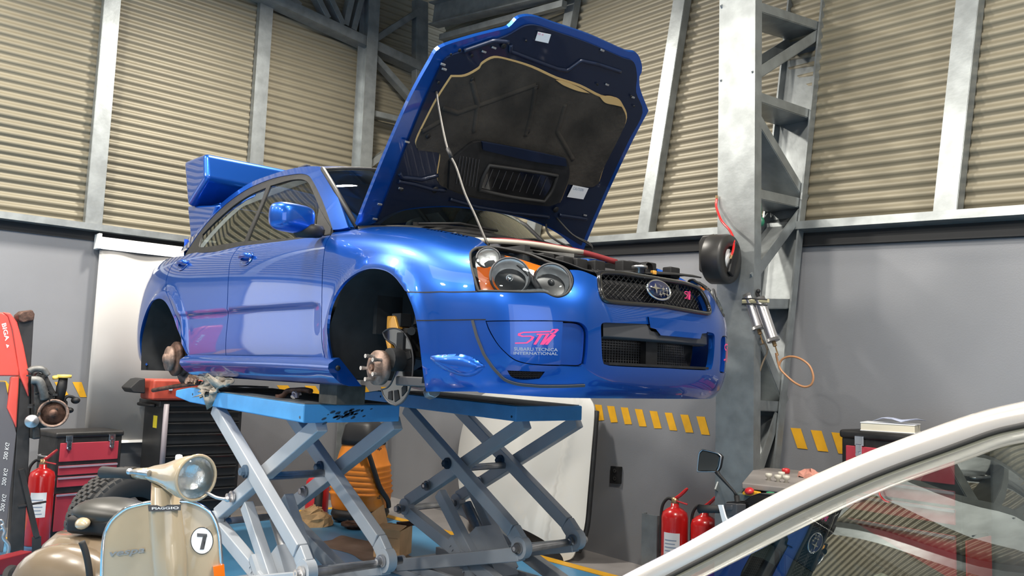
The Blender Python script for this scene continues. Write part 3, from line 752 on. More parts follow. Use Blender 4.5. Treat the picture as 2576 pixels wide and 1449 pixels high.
bm = bm_new(); beam(bm, car_pt(.0, -.62, .19), car_pt(.0, -.30, .20), .06, .035); beam(bm, car_pt(.0, -.62, .19), car_pt(-.28, -.32, .19), .05, .03); link('lower_control_arm', bm, M['rust'], car, bevel=.006)
bm = bm_new(); cyl(bm, car_pt(.02, -.62, .30), car_pt(.0, -.54, .62), .028); cyl(bm, car_pt(.012, -.585, .44), car_pt(.0, -.54, .64), .055); link('suspension_strut', bm, M['dark'], car)
# cabin shell and seats seen through the glass
bm = bm_new()
box(bm, car_pt(-2.55, 0, .62), (.05, 1.36, .62)); link('rear_bulkhead', bm, M['dark'], car)
bm = bm_new(); box(bm, car_pt(-.45, 0, .62), (.05, 1.40, .62)); box(bm, car_pt(-.60, 0, .86), (.36, 1.36, .10))
link('dashboard', bm, M['dark'], car, bevel=.02)
M['seat'] = mat('seat_cloth', (.028, .030, .04), .9, var=.2, scale=40)
M['seat_pale'] = mat('seat_plastic_pale', (.30, .31, .28), .7)
for x, y, s in ((-1.25, -.36, 1), (-1.25, .36, 1), (-2.05, -.36, .9), (-2.05, .36, .9)):
    bm = bm_new(); box(bm, car_pt(x + .05, y, .50), (.48, .48, .16)); box(bm, car_pt(x - .24, y, .80), (.14, .46, .56), R=Matrix.Rotation(math.radians(-14), 3, 'Y')); box(bm, car_pt(x - .33, y, 1.10), (.09, .26, .15)); link('seat', bm, M['seat'], car, bevel=.03)
bm = bm_new(); c = car_pt(-.86, .36, .90); tube(bm, [c + [.10 * math.sin(t), .18 * math.cos(t), .16 * math.sin(t)] for t in np.linspace(0, 2 * math.pi, 24, endpoint=False)], .014, 6, closed=True); beam(bm, c, c + [.2, 0, -.05], .05, .05); link('steering_wheel', bm, M['black'], car)
bm = bm_new(); box(bm, car_pt(-1.02, 0, 1.265), (.03, .20, .06)); link('rear_view_mirror', bm, M['black'], car, bevel=.01)
# ------------------------------------------------------------------ raised boot lid with its tall wing
bm = bm_new()
wp = [at_y(u, v, -.645) for u, v in ((515, 384), (517, 449), (470, 522), (461, 405))]
prism(bm, wp, (0, 1.29, 0)); wing = link('boot_wing', bm, PT, car, bevel=.035, segs=3)
bm = bm_new(); lid = [at_y(u, v, -.60) for u, v in ((470, 517), (545, 515), (520, 575), (478, 600))]
prism(bm, lid, (0, 1.20, 0)); link('boot_lid', bm, PT, car, bevel=.02)
bm = bm_new(); box(bm, at_y(541, 516, -.5) + [0, .05, 0], (.16, .10, .02)); link('wing_foot', bm, M['paint'], car, bevel=.008)
# ------------------------------------------------------------------ bonnet
hinge = car_pt(-.42, 0, .93); ang = math.atan2(.96, .78)
ea = np.array([math.cos(ang), 0, math.sin(ang)]); hn = np.array([-math.sin(ang), 0, math.cos(ang)])
def crown(a, b): return .030 * (1 - (b / .72) ** 2) - .025 * ((a - .6) / .6) ** 2
hood = PlaneSkin(hinge, ea, (0, 1, 0), hn, crown, -1.)     # +N faces down at the engine
hood.sgn = 1.; _n = hood.N(np.array(.5), np.array(0.)); hood.sgn = 1. if _n @ hn < 0 else -1.
hood_out = [(901, 570), (965, 409), (1030, 260), (1085, 158), (1109, 124), (1180, 99), (1252, 80), (1283, 71), (1309, 47), (1346, 44), (1400, 62), (1487, 91), (1578, 131), (1604, 136), (1616, 160), (1617, 182), (1611, 197), (1613, 226), (1634, 281), (1596, 352), (1530, 491), (1466, 641), (1450, 630), (1413, 595), (1357, 565), (1291, 545), (1204, 530), (1117, 523.5), (1030, 530), (978, 543), (937, 567)]
hd = panel('bonnet', hood, hood_out, PT, car, off=-.010, flange=.022, step=.03)
inner = [(948, 560), (1000, 425), (1062, 270), (1110, 165), (1130, 142), (1200, 118), (1275, 90), (1318, 66), (1350, 64), (1400, 80), (1480, 108), (1568, 146), (1594, 156), (1602, 190), (1600, 232), (1616, 283), (1582, 352), (1518, 490), (1462, 618), (1413, 588), (1357, 559), (1291, 539), (1204, 524), (1117, 517.5), (1030, 524), (978, 540)]
felt = [(1046, 356), (1072, 300), (1100, 247), (1135, 193), (1170, 191), (1204, 173), (1213, 160), (1243, 145), (1283, 152), (1335, 169), (1396, 197), (1456, 217), (1508, 243), (1547, 250), (1561, 265), (1573, 300), (1552, 352), (1517, 421), (1504, 460), (1487, 469), (1426, 462), (1408, 508), (1370, 513), (1204, 499), (1109, 466), (1100, 443), (1107, 391), (1098, 382), (1050, 376)]
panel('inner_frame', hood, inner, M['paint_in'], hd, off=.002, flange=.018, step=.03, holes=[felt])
fo = [(u + (5 if u > 1300 else -3) * .7, v - 5) for u, v in felt]
panel('foam_edge', hood, fo, M['foam'], hd, off=.004, flange=.004, step=.04)
panel('insulation_pad', hood, felt, M['felt'], hd, off=.008, flange=.006, step=.03)
panel('foam_tear', hood, [(1506, 241), (1530, 239), (1550, 246), (1561, 266), (1545, 262), (1520, 256)], M['foam'], hd, off=.012, flange=.004, step=.02)
panel('foam_tear', hood, [(1396, 199), (1418, 203), (1455, 218), (1480, 232), (1450, 226), (1415, 212)], M['foam'], hd, off=.012, flange=.004, step=.02)
# pressed ribs under the felt, frame channels, holes
bm = bm_new()
for L, w in (([(1110, 270), (1150, 282), (1240, 250), (1345, 212)], .02), ([(1185, 200), (1200, 260), (1190, 330)], .022), ([(1345, 215), (1335, 280), (1320, 340)], .022), ([(1060, 330), (1110, 300)], .02), ([(1420, 260), (1400, 330), (1440, 400)], .02)):
    q = np.array([tuple(p) for p in dense(resolve(hood, L), .03, False)]); q = np.array(catmull(q, 2))
    bm = bm_new(); tube(bm, [hood.P(a, b) + hood.N(a, b) * .000 for a, b in q], .016, 8); link('felt_rib', bm, M['felt'], hd)
bm = bm_new()
for L in ([(1283, 112), (1283, 128), (1340, 150), (1400, 172), (1425, 176), (1460, 152), (1500, 160), (1560, 180)], [(1165, 128), (1240, 102), (1278, 105)], [(1000, 455), (1040, 462), (1085, 475), (1120, 478)], [(1405, 540), (1440, 545), (1475, 550)], [(1130, 500), (1200, 520), (1290, 535), (1380, 545)], [(1003, 434), (1010, 445), (1060, 450), (1100, 440)]):
    q = np.array([tuple(p) for p in dense(resolve(hood, L), .03, False)]); q = np.array(catmull(q, 2))
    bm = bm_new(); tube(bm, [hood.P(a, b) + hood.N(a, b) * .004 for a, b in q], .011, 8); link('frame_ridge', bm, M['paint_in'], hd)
bm = bm_new()
for u, v, r in ((1153, 124, .009), (1131, 134, .006), (1184, 137, .008), (1264, 113, .014), (1092, 475, .018), (1396, 525, .018), (1100, 205, .008), (1320, 100, .006), (1500, 210, .006), (1592, 265, .006), (1585, 240, .006), (1186, 198, .012), (1347, 217, .014), (1325, 329, .012), (1074, 340, .012), (1008, 475, .008)):
    a, b = hood.inv(u, v); bm = bm_new(); lathe(bm, [(r, 0), (r, .002), (0, .002)], hood.P(a, b) + hood.N(a, b) * .011, hood.N(a, b), 12); link('frame_hole', bm, M['black'], hd)
bm = bm_new()
for u, v in ((1112, 160), (1115, 172), (1022, 355), (1006, 472), (1215, 128), (1240, 118), (1513, 125), (1525, 211), (1590, 243), (1470, 540), (953, 512), (941, 549)):
    a, b = hood.inv(u, v); n = hood.N(a, b); bm = bm_new(); box(bm, hood.P(a, b) + n * .008, (.010, .026, .008), R=Matrix.Rotation(-ang, 3, 'Y')); link('frame_clip', bm, M['steel'], hd, bevel=.002)
# bonnet scoop, underside
panel('scoop_surround', hood, [(1196, 350), (1300, 369), (1413, 391), (1426, 421), (1422, 450), (1400, 504), (1370, 513), (1204, 491), (1122, 469), (1126, 400), (1156, 374)], M['black'], hd, off=.028, flange=.02, step=.03)
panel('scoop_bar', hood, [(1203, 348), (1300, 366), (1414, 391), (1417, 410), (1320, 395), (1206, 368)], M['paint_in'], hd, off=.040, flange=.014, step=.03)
panel('scoop_mouth', hood, [(1226, 413), (1300, 424), (1388, 439), (1375, 470), (1357, 495), (1280, 483), (1204, 466), (1210, 440)], M['gloss_black'], hd, off=.030, flange=0, step=.03)
bm = bm_new(); q = resolve(hood, [(1222, 408), (1300, 419), (1394, 434), (1381, 472), (1361, 500), (1280, 488), (1198, 470), (1206, 440)]); q = smooth_poly(q)
tube(bm, [hood.P(a, b) + hood.N(a, b) * .034 for a, b in q], .010, 6, closed=True); link('scoop_seal', bm, M['rubber'], hd)
bm = bm_new()
for k in range(9):
    q = resolve(hood, [(1232 + k * 17, 418 + k * 2.6), (1214 + k * 17, 462 + k * 2.7)]); beam(bm, hood.P(*q[0]) + hood.N(*q[0]) * .032, hood.P(*q[1]) + hood.N(*q[1]) * .032, .003, .003)
o = link('scoop_mesh', bm, M['grey_plastic'], hd); o['kind'] = 'stuff'
bm = bm_new()
for k in range(7):
    L = [(1150 + k * 8, 385 + k * 1.5), (1140 + k * 8, 455 + k * 1.5)]; q = resolve(hood, L); beam(bm, hood.P(*q[0]) + hood.N(*q[0]) * .03, hood.P(*q[1]) + hood.N(*q[1]) * .03, .003, .004)
o = link('scoop_vane', bm, M['grey_plastic'], hd); o['kind'] = 'stuff'
for pts, m2 in (([(1350, 77), (1383, 84), (1376, 106), (1343, 99)], 1), ([(1439, 463), (1478, 471), (1465, 499), (1424, 493)], 0)):
    st = panel('sticker', hood, pts, M['paper'], hd, off=.012, flange=.001, smooth=False, step=.03)
    bm = bm_new(); V, Fs = text_tris('||| ||' if m2 else 'CAUTION')
    (a, b, c, d) = [np.array(q) for q in pts]; f = lambda s, t: (a * (1 - s) + b * s) * (1 - t) + (d * (1 - s) + c * s) * t
    decal(bm, hood, V, Fs, [f(.1, .35), f(.75, .35), f(.75, .12), f(.1, .12)] if not m2 else [f(.05, .3), f(.45, .3), f(.45, .1), f(.05, .1)], .0126)
    link('sticker_print', bm, M['pink'] if m2 else M['silver_print'], st, recalc=False)
# prop rod
bm = bm_new(); q0 = hood.inv(1098, 231); A0 = hood.P(*q0) + hood.N(*q0) * .01; B0 = at_y(1228, 618, -.56)
d0, d1 = (A0 - EYE) @ FW, (B0 - EYE) @ FW; rod = []
for u, v in [(1098, 231), (1106, 282), (1126, 374), (1148, 421), (1170, 487), (1196, 543), (1228, 618)]:
    t = (v - 231) / (618 - 231); rod.append(EYE + ray(u, v) * (1 / ((1 - t) / d0 + t / d1)))
tube(bm, catmull(rod, 5), .0055, 8); ob = link('bonnet_prop', bm, mat('prop_dark_steel', (.10, .095, .09), .4, .6), car)
bm = bm_new(); tube(bm, [rod[2], rod[2] * .5 + rod[3] * .5], .0095, 8); link('prop_grip', bm, M['black'], ob)
bm = bm_new()
for k, off in enumerate((0, .02)):
    tube(bm, catmull([at_y(1372, 553, .45), at_y(1378, 585, .45), at_y(1400, 605, .45 + off), at_y(1440, 625, .5)], 5), .006, 6)
    tube(bm, catmull([at_y(1400, 548, .50), at_y(1440, 590, .52), at_y(1480, 610 + 4 * k, .60), at_y(1490, 625, .62), at_y(1475 + 8 * k, 638, .62)], 5), .005, 6)
link('washer_hose', bm, M['rubber'], hd)
# ------------------------------------------------------------------ engine bay
bay = bm_new(); box(bay, car_pt(.18, 0, .42), (1.0, 1.1, .03)); box(bay, car_pt(-.30, 0, .66), (.03, 1.3, .5))
for s in (1, -1): box(bay, car_pt(.15, s * .50, .60), (.85, .03, .34))
link('engine_bay', bay, M['dark'], car)
bm = bm_new(); box(bm, car_pt(.22, -.02, .62), (.55, .62, .26)); box(bm, car_pt(.10, 0, .78), (.34, .46, .08)); link('engine_block', bm, M['grey_plastic'], car, bevel=.03)
bm = bm_new(); box(bm, car_pt(-.02, 0, .845), (.28, .50, .05));
for k in range(12): box(bm, car_pt(-.02, -.24 + k * .044, .875), (.26, .006, .012))
link('intercooler', bm, M['steel'], car, bevel=.008)
bm = bm_new(); tube(bm, catmull([car_pt(.02, -.50, .82), car_pt(.20, -.30, .85), car_pt(.35, 0, .83), car_pt(.40, .25, .80)], 6), .014, 8); link('intake_hose', bm, mat('hose_dull_red', (.20, .02, .025), .5), car)
M['cream'] = mat('bay_cream_cover', (.42, .39, .33), .6)
bm = bm_new(); sheet(bm, [catmull([car_pt(.30, -.60, .815), car_pt(.38, -.30, .83), car_pt(.42, .0, .825)], 5), catmull([car_pt(.05, -.58, .86), car_pt(.10, -.30, .87), car_pt(.14, .0, .865)], 5)], thick=.02); link('engine_cover', bm, M['cream'], car)
bm = bm_new()
top = [at_y(1235, 624, -.60), at_y(1330, 634, -.50), at_y(1420, 658, -.38), at_y(1500, 684, -.26), at_y(1600, 686, -.03), at_y(1700, 690, .22), at_y(1765, 697, .44)]
sheet(bm, [catmull(top, 6), catmull([t + [-.05, .0, .014] for t in top], 6), catmull([t + [-.16, .02, .02] for t in top], 6), catmull([t + [-.17, .02, -.05] for t in top], 6)], thick=.006); link('radiator_cover', bm, M['black'], car)
bm = bm_new()
for u, v, y in ((1345, 640, -.42), (1400, 650, -.36), (1450, 658, -.26), (1485, 663, -.2), (1530, 668, -.12), (1600, 668, .05), (1660, 672, .16), (1720, 684, .30)): c = at_y(u, v, y) + [-.07, 0, 0]; bm = bm_new(); box(bm, c, (.05, .07, .05)); link('bay_bracket', bm, M['black'], car, bevel=.006)
bm = bm_new(); c = at_y(1609, 676, .0); lathe(bm, [(0, -.02), (.020, -.02), (.020, .0), (.034, .001), (.034, .012), (0, .014)], c, (0, 0, 1), 20); link('radiator_cap', bm, M['steel'], car)
bm = bm_new(); box(bm, at_y(1644, 686, .08), (.02, .022, .018)); link('amber_plug', bm, M['gold'], car, bevel=.003)
bm = bm_new(); c = at_y(1633, 676, .06); sheet(bm, [catmull([c + [0, -.03, -.03], c + [0, -.02, .02], c + [0, .02, .02], c + [0, .03, -.03]], 4), catmull([c + [-.03, -.03, -.03], c + [-.03, -.02, .02], c + [-.03, .02, .02], c + [-.03, .03, -.03]], 4)]); link('bonnet_catch', bm, M['black'], car)
bm = bm_new(); box(bm, car_pt(.1, -.5, .80), (.25, .2, .1)); box(bm, car_pt(.25, .45, .76), (.3, .2, .12)); link('battery_box', bm, M['black'], car, bevel=.01)
# ------------------------------------------------------------------ hubs (wheels are off)
hc = at_y(950, 925, -.80); ax = (0, -1, 0)
bm = bm_new(); lathe(bm, [(0, -.02), (.075, -.02), (.075, .008), (.040, .008), (.034, .030), (.024, .032), (.022, .016), (0, .016)], hc, ax, 32); hub = link('wheel_hub', bm, M['rust_pale'], car)
bm = bm_new(); cyl(bm, hc + [0, -.010, 0], hc + [0, -.036, 0], .014, 8); link('axle_nut', bm, M['rust'], hub)
for k in range(5):
    t = math.radians(90 + 22 + 72 * k); c = hc + [.052 * math.cos(t), -.006, .052 * math.sin(t)]
    bm = bm_new(); cyl(bm, c, c + [0, -.045, 0], .0075, 10); cyl(bm, c + [0, -.03, 0], c + [0, -.047, 0], .009, 10); link('wheel_stud', bm, M['steel'], hub)
# front dust shield
dc = at_y(1000, 905, -.715)
so_ = [(963, 837), (977, 828), (999, 827), (1018, 839), (1032, 864), (1039, 895), (1039, 928), (1035, 964), (1026, 991), (1013, 1011), (996, 1020), (979, 1013), (966, 997), (960, 980), (974, 975), (985, 962), (997, 930), (1003, 900), (993, 867), (971, 853)]
so_ = smooth_poly(so_, 40.); bm = bm_new(); prism(bm, [at_y(u, v, -.70) for u, v in so_], (0, .004, 0)); sh = link('dust_shield', bm, M['gloss_black'], car)
bm = bm_new(); rim = [at_y(u, v, -.70) for u, v in so_]; tube(bm, rim, .004, 6, closed=True); link('shield_rim', bm, M['grey_plastic'], sh)
bm = bm_new(); cyl(bm, dc + [0, .06, 0], dc + [0, -.045, 0], .05, 20); box(bm, dc + [.0, .03, .07], (.05, .05, .10)); link('knuckle', bm, M['dark'], car, bevel=.008)
for q in (((976, 985), (985, 982), (986, 1008), (975, 1004)), ((990, 982), (1000, 980), (1004, 1004), (992, 1012)), ((1009, 975), (1022, 962), (1022, 984), (1010, 998)), ((1018, 886), (1030, 882), (1034, 900), (1022, 906))):
    bm = bm_new(); prism(bm, [at_y(u, v, -.704) for u, v in q], (0, .006, 0)); link('shield_pressing', bm, M['black'], sh, bevel=.003)
bm = bm_new()
prism(bm, [at_y(u, v, -.70) for u, v in ((975, 826), (978, 806), (987, 793), (993, 796), (1001, 828))], (0, .03, 0)); prism(bm, [at_y(u, v, -.70) for u, v in ((968, 852), (982, 866), (982, 886), (975, 886))], (0, .03, 0))
c = at_y(1004, 812, -.64); box(bm, c, (.10, .07, .06)); link('brake_caliper', bm, M['gold'], car, bevel=.005)
bm = bm_new(); c = at_y(1010, 806, -.66); box(bm, c, (.07, .06, .06)); box(bm, at_y(1040, 855, -.62), (.09, .10, .10)); cyl(bm, at_y(1035, 833, -.66), at_y(1035, 833, -.74), .018, 10); link('steering_joint', bm, M['dark'], car, bevel=.01)
# rear hub
rc = at_y(424, 902, -.80)
bm = bm_new(); lathe(bm, [(0, -.02), (.080, -.02), (.080, .006), (.034, .008), (.030, .030), (0, .032)], rc, ax, 28); rh = link('wheel_hub', bm, M['rust_pale'], car)
bm = bm_new(); lathe(bm, [(.03, .0), (.10, 0), (.112, -.01), (.112, -.028), (.100, -.034), (.100, -.05), (.11, -.055), (.11, -.075), (.03, -.075)], rc + [.02, .02, .0], ax, 32); link('parking_brake_drum', bm, M['rust'], rh)
bm = bm_new(); rows = []
for t in np.linspace(150, 395, 32):
    a = math.radians(t); rows.append([rc + [.05 + r * math.cos(a), .09, r * math.sin(a)] for r in (.10, .165)])
sheet(bm, rows, thick=.004); link('dust_shield', bm, M['grey_plastic'], rh)
bm = bm_new(); beam(bm, rc + [.06, .1, 0], rc + [.05, .25, .05], .06, .06); cyl(bm, rc + [.14, .12, .05], rc + [.14, .16, .42], .03); link('rear_suspension', bm, M['rust'], car)
# ------------------------------------------------------------------ the workshop
M['wall_grey'] = mat('wall_grey_paint', (.19, .194, .207), .38, var=.06, scale=1.2, bump=.05, bscale=120)
M['galv'] = mat('galvanised_steel', (.25, .268, .272), .42, .6, var=.16, scale=9, bump=.06, bscale=40)
M['cladding'] = mat('beige_cladding', (.192, .171, .122), .5, .15, var=.07, scale=2.5, stretch=(1, 1, 6))
M['blue_floor'] = mat('blue_floor_paint', (.050, .225, .42), .30, var=.0, scale=1.6, bump=.05, bscale=30, col2=(.085, .27, .47))
M['concrete'] = mat('grey_concrete', (.23, .215, .21), .6, var=.15, scale=3, bump=.1)
M['yellow'] = mat('yellow_paint', (.66, .34, .015), .5, var=.08, scale=12)
M['stain'] = mat('brown_floor_stain', (.16, .12, .10), .45, var=.3, scale=5)
ZL = 2.45                                        # ledge height
XL = -4.6                                        # left wall
# floor
bm = bm_new(); box(bm, (1.5, -3.2, -.05), (13, 12.4, .10)); fl = struct(link('floor', bm, M['concrete']))
bm = bm_new(); box(bm, (1.55, -4.0, .001), (11.3, 11.18, .004)); struct(link('floor_coating', bm, M['blue_floor'], fl))
bm = bm_new(); box(bm, (1.5, 1.64, .002), (11.2, .09, .006)); box(bm, (-4.13, -3.9, .002), (.09, 11.1, .006)); struct(link('floor_line', bm, M['yellow'], fl))
bm = bm_new(); c = at_z(930, 1385, .004)
rr = [(c[0] + .62 * math.cos(t) * (1 + .2 * math.sin(3 * t + 1)), c[1] + .22 * math.sin(t) * (1 + .2 * math.sin(5 * t)), .0045) for t in np.linspace(0, 2 * math.pi, 40, endpoint=False)]
bm.faces.new([bm.verts.new([float(q) for q in p]) for p in rr]); link('floor_stain', bm, M['stain'], fl)
PITCH = .074
def corrugated(name, o, e, up, n, L, H, parent, amp=.022):
    """one sheet with horizontal ribs: o corner, e along, up, n outwards into the room"""
    o, e, up, n = [np.array(q, float) for q in (o, e, up, n)]; N = int(H / PITCH * 8); rows = []
    for i in range(N + 1):
        h = H * i / N; p = (h / PITCH) % 1
        w = sstep(p / .22) - sstep((p - .52) / .22) if p < 1 else 0
        q = o + up * h + n * amp * float(w); rows.append([q, q + e * L])
    bm = bm_new(); sheet(bm, rows); return link(name, bm, M['cladding'], parent)
def post(bm, p0, p1, w, d, n, e):
    """C-shaped rail: web facing the room plus two lips"""
    p0, p1, n, e = [np.array(q, float) for q in (p0, p1, n, e)]
    up = n
    beam(bm, p0 + n * d, p1 + n * d, w, .006, up)
    for s in (1, -1): beam(bm, p0 + n * d / 2 + e * s * w / 2, p1 + n * d / 2 + e * s * w / 2, .006, d, up)
# left wall
TOP = 6.3
bm = bm_new(); box(bm, (XL - .06, -3.3, ZL / 2), (.12, 12.4, ZL)); wl = struct(link('wall_left', bm, M['wall_grey']))
ypost = [-9.2, -7.8, -6.4, -5.0, -3.6, -2.19, -.775, .63, 2.10, 3.3]
for y0, y1 in zip(ypost, ypost[1:]):
    corrugated('cladding_sheet', (XL - .03, y0, ZL), (0, 1, 0), (0, 0, 1), (1, 0, 0), y1 - y0, TOP - ZL, wl)
for y in ypost[:-2]:
    bm = bm_new(); post(bm, (XL, y, ZL), (XL, y, TOP), .13, .07, (1, 0, 0), (0, 1, 0)); link('post', bm, M['galv'], wl)
bm = bm_new(); box(bm, (XL + .05, -3.3, ZL + .0), (.16, 12.4, .055)); link('ledge', bm, M['galv'], wl)
bm = bm_new(); box(bm, (XL + .005, -3.3, ZL - .065), (.03, 12.4, .075)); link('ledge_shadow', bm, M['rubber'], wl)  # black strip painted in for the shadow below the ledge
def stripe(parent, pts, off):
    bm = bm_new(); prism(bm, [p + off for p in pts], np.array(off) * .2); return link('hazard_stripe', bm, M['yellow'], parent)
offL = np.array([.0025, 0, 0])
ZS = float(at_x(190, 961, XL)[2])
for q in ([(182, 961), (205, 961), (218, 999), (201, 999)], [(137, 961), (152, 961), (176, 999), (156, 999)]): stripe(wl, [at_x(u, v, XL) for u, v in q], offL)
for k in range(-9, -1):
    y0 = -.735 + .30 * k
    stripe(wl, [np.array([XL, y0 + a, z]) for a, z in ((-.085, ZS), (.035, ZS), (.14, ZS - .125), (.02, ZS - .125))], offL)
for k in range(5): stripe(wl, [np.array([XL, 1.1 + .30 * k + a, z]) for a, z in ((-.085, 1.15), (.035, 1.15), (.14, 1.025), (.02, 1.025))], offL)
# right wall: base line slightly skewed, the cladding above leans outwards
P0 = np.array([.3, 2.0, 0]); EB = np.array([1, -.07, 0]); EB /= np.linalg.norm(EB); NB = np.array([-.07, -1, 0]); NB /= np.linalg.norm(NB)
la = at_plane(1480, 613, P0, NB); lb = at_plane(2520, 547, P0, NB); EL = (lb - la) / np.linalg.norm(lb - la)
def led(x): t = (x - la[0]) / EL[0]; return la + EL * t
x0, x1 = XL, 7.6
bm = bm_new(); q0, q1 = P0 + EB * ((x0 - .3) / EB[0]), P0 + EB * ((x1 - .3) / EB[0])
prism(bm, [q0, q1, led(x1), led(x0)], -NB * .12); wr = struct(link('wall_right', bm, M['wall_grey']))
UL = np.array([0, .135, 1.]); UL -= EL * (UL @ EL); UL /= np.linalg.norm(UL); NL = np.cross(EL, UL); NL = NL if NL[1] < 0 else -NL
def on_lean(u, v): return at_plane(u, v, la, NL)
def led_t(x): return (x - la[0]) / EL[0]
xpost = [XL + .05]
pp = [(1632, 586), (2391, 525)]
for u, v in pp: xpost.append(float(on_lean(u, v)[0]))
dx = xpost[2] - xpost[1]; xpost.insert(1, xpost[1] - .5 * dx - .25)
xpost.insert(1, xpost[1] - .75)
xpost += [xpost[-1] + dx, xpost[-1] + 2 * dx, xpost[-1] + 3 * dx]
for a, b in zip(xpost, xpost[1:]):
    corrugated('cladding_sheet', led(a) - NL * .03, EL, UL, NL, led_t(b) - led_t(a), 4.1, wr)
for x in xpost[1:-1]:
    bm = bm_new(); post(bm, led(x), led(x) + UL * 4.0, .12, .07, NL, EL); link('post', bm, M['galv'], wr)
bm = bm_new(); beam(bm, led(x0) + NL * .06, led(x1) + NL * .06, .10, .05, UL); link('ledge', bm, M['galv'], wr)
bm = bm_new(); beam(bm, led(x0) + NB * .002 - UL * .065, led(x1) + NB * .002 - UL * .065, .03, .085, UL); link('ledge_shadow', bm, M['rubber'], wr)  # black strip in place of the shaded gap under this ledge
def on_wall(u, v): return at_plane(u, v, P0, NB)
st_r = [[(40, 135), (80, 138), (95, 228), (57, 231)], [(112, 143), (155, 146), (175, 240), (135, 242)], [(193, 151), (235, 154), (259, 252), (217, 252)], [(276, 161), (320, 165), (346, 266), (303, 264)], [(363, 172), (408, 176), (435, 277), (391, 276)],
        [(453, 183), (496, 185), (527, 290), (483, 287)], [(545, 194), (592, 197), (623, 302), (577, 300)], [(640, 205), (690, 208), (720, 316), (670, 312)], [(1197, 273), (1257, 277), (1298, 400), (1238, 393)], [(1316, 286), (1380, 291), (1421, 415), (1358, 409)], [(1438, 299), (1500, 305), (1540, 430), (1480, 425)]]
for q in st_r: stripe(wr, [on_wall(1480 + u / 2.350, 960 + v / 2.350) for u, v in q], NB * .0025)
# left-end stripes seen in the gap under the sills
for k in range(3): stripe(wr, [on_wall(1440 - 62 * k - 0 + u, 1010 - 8 * k + v) for u, v in ((0, 0), (17, 2), (26, 40), (9, 38))], NB * .0025)
# far side of the workshop (behind the camera) and the end with the open gate
bm = bm_new(); box(bm, (1.5, -9.46, 1.8), (12.4, .12, 3.6)); wn = struct(link('wall_near', bm, M['wall_grey']))
for k in range(6): corrugated('cladding_sheet', (-4.6 + k * 2.05, -9.40, 3.6), (1, 0, 0), (0, 0, 1), (0, 1, 0), 2.05, TOP - 3.6, wn)
bm = bm_new(); box(bm, (7.66, -8.2, TOP / 2), (.12, 2.4, TOP)); box(bm, (7.66, .2, TOP / 2), (.12, 4.6, TOP)); box(bm, (7.66, -4.5, 5.35), (.12, 5.2, 1.9)); we = struct(link('wall_end', bm, M['wall_grey']))
bm = bm_new(); box(bm, (1.5, -3.2, TOP + .25), (13, 13.2, .10)); cl = struct(link('ceiling', bm, mat('ceiling_deck', (.16, .16, .155), .7)))
for k in range(5):
    bm = bm_new(); box(bm, (1.5, -8.0 + k * 2.4, TOP + .05), (12.2, .10, .22)); link('purlin', bm, M['galv'], cl)
# high-bay lamps (lamp's own light here)
M['lamp_glow'] = mat('lamp_glow', (1, 1, 1), .5, emit=(1.0, .95, .85), estr=14.)
M['lamp_shell'] = mat('lamp_shell', (.5, .5, .5), .4, .6)
LAMPS = [(-2.9, -2.6), (-.6, -2.0), (1.9, -.6), (4.6, .1), (-2.9, -6.2), (-.4, -6.2), (2.1, -6.2), (4.8, -6.2), (-2.6, .3)]
LZ = 4.95
def lamp_fixture(x, y):
    t = thing('high_bay_lamp', 'round high bay lamp hanging under the workshop roof', 'lamp', (x, y, LZ), 0, 'high bay lamps under the roof')
    bm = bm_new(); lathe(bm, [(.05, .30), (.09, .24), (.13, .12), (.24, .0), (.235, -.01), (.0, -.0)], n=28); link('lamp_shade', bm, M['lamp_shell'], t, world=False)
    bm = bm_new(); lathe(bm, [(0, -.012), (.20, -.012), (.20, -.018), (0, -.02)], n=28); link('diffuser', bm, M['lamp_glow'], t, world=False)
    bm = bm_new(); cyl(bm, (0, 0, .3), (0, 0, TOP - LZ + .1), .01, 8); link('hanger', bm, M['steel'], t, world=False)
    return t
lp = None
for x, y in LAMPS:
    if lp is None: lp = lamp_fixture(x, y)
    else: c = copy_tree(lp); c.location = (x, y, LZ)
    l = bpy.data.lights.new('bay_light', 'AREA'); l.shape = 'DISK'; l.size = .40; l.energy = LAMP_W; l.color = (1.0, .94, .84)
    lo = bpy.data.objects.new('bay_light', l); COL.objects.link(lo); lo.location = (x, y, LZ - .05)
# strips of LED light behind the camera
# ------------------------------------------------------------------ lattice column against the right wall
tc = thing('lattice_column', 'tall galvanised lattice column rising beside the front of the blue car', 'column', (.315, 1.45, 0))
bm = bm_new(); XA, XB = .19, .44
box(bm, ((XA + XB) / 2, 1.406, 3.1), (XB - XA, .012, 6.2)); box(bm, (XA + .006, 1.4425, 3.1), (.012, .06, 6.2)); box(bm, (XB - .006, 1.4425, 3.1), (.012, .06, 6.2)); link('chord', bm, M['galv'], tc)
oc0, oc1 = at_x(1962, 1150, XB), at_x(2079, 0, XB); up = (oc1 - oc0); lo_ = oc0 - up * ((oc0[2]) / up[2]); hi_ = oc0 + up * ((6.2 - oc0[2]) / up[2]); sx = np.array([XB - XA, 0, 0])
nn = np.cross(up, [1, 0, 0]); nn /= np.linalg.norm(nn); nn = nn if nn[1] > 0 else -nn
bm = bm_new()
beam(bm, lo_ - sx / 2, hi_ - sx / 2, .012, XB - XA, (1, 0, 0)); beam(bm, lo_ - nn * .03, hi_ - nn * .03, .06, .012, (1, 0, 0)); beam(bm, lo_ - sx - nn * .03, hi_ - sx - nn * .03, .06, .012, (1, 0, 0)); link('chord', bm, M['galv'], tc)
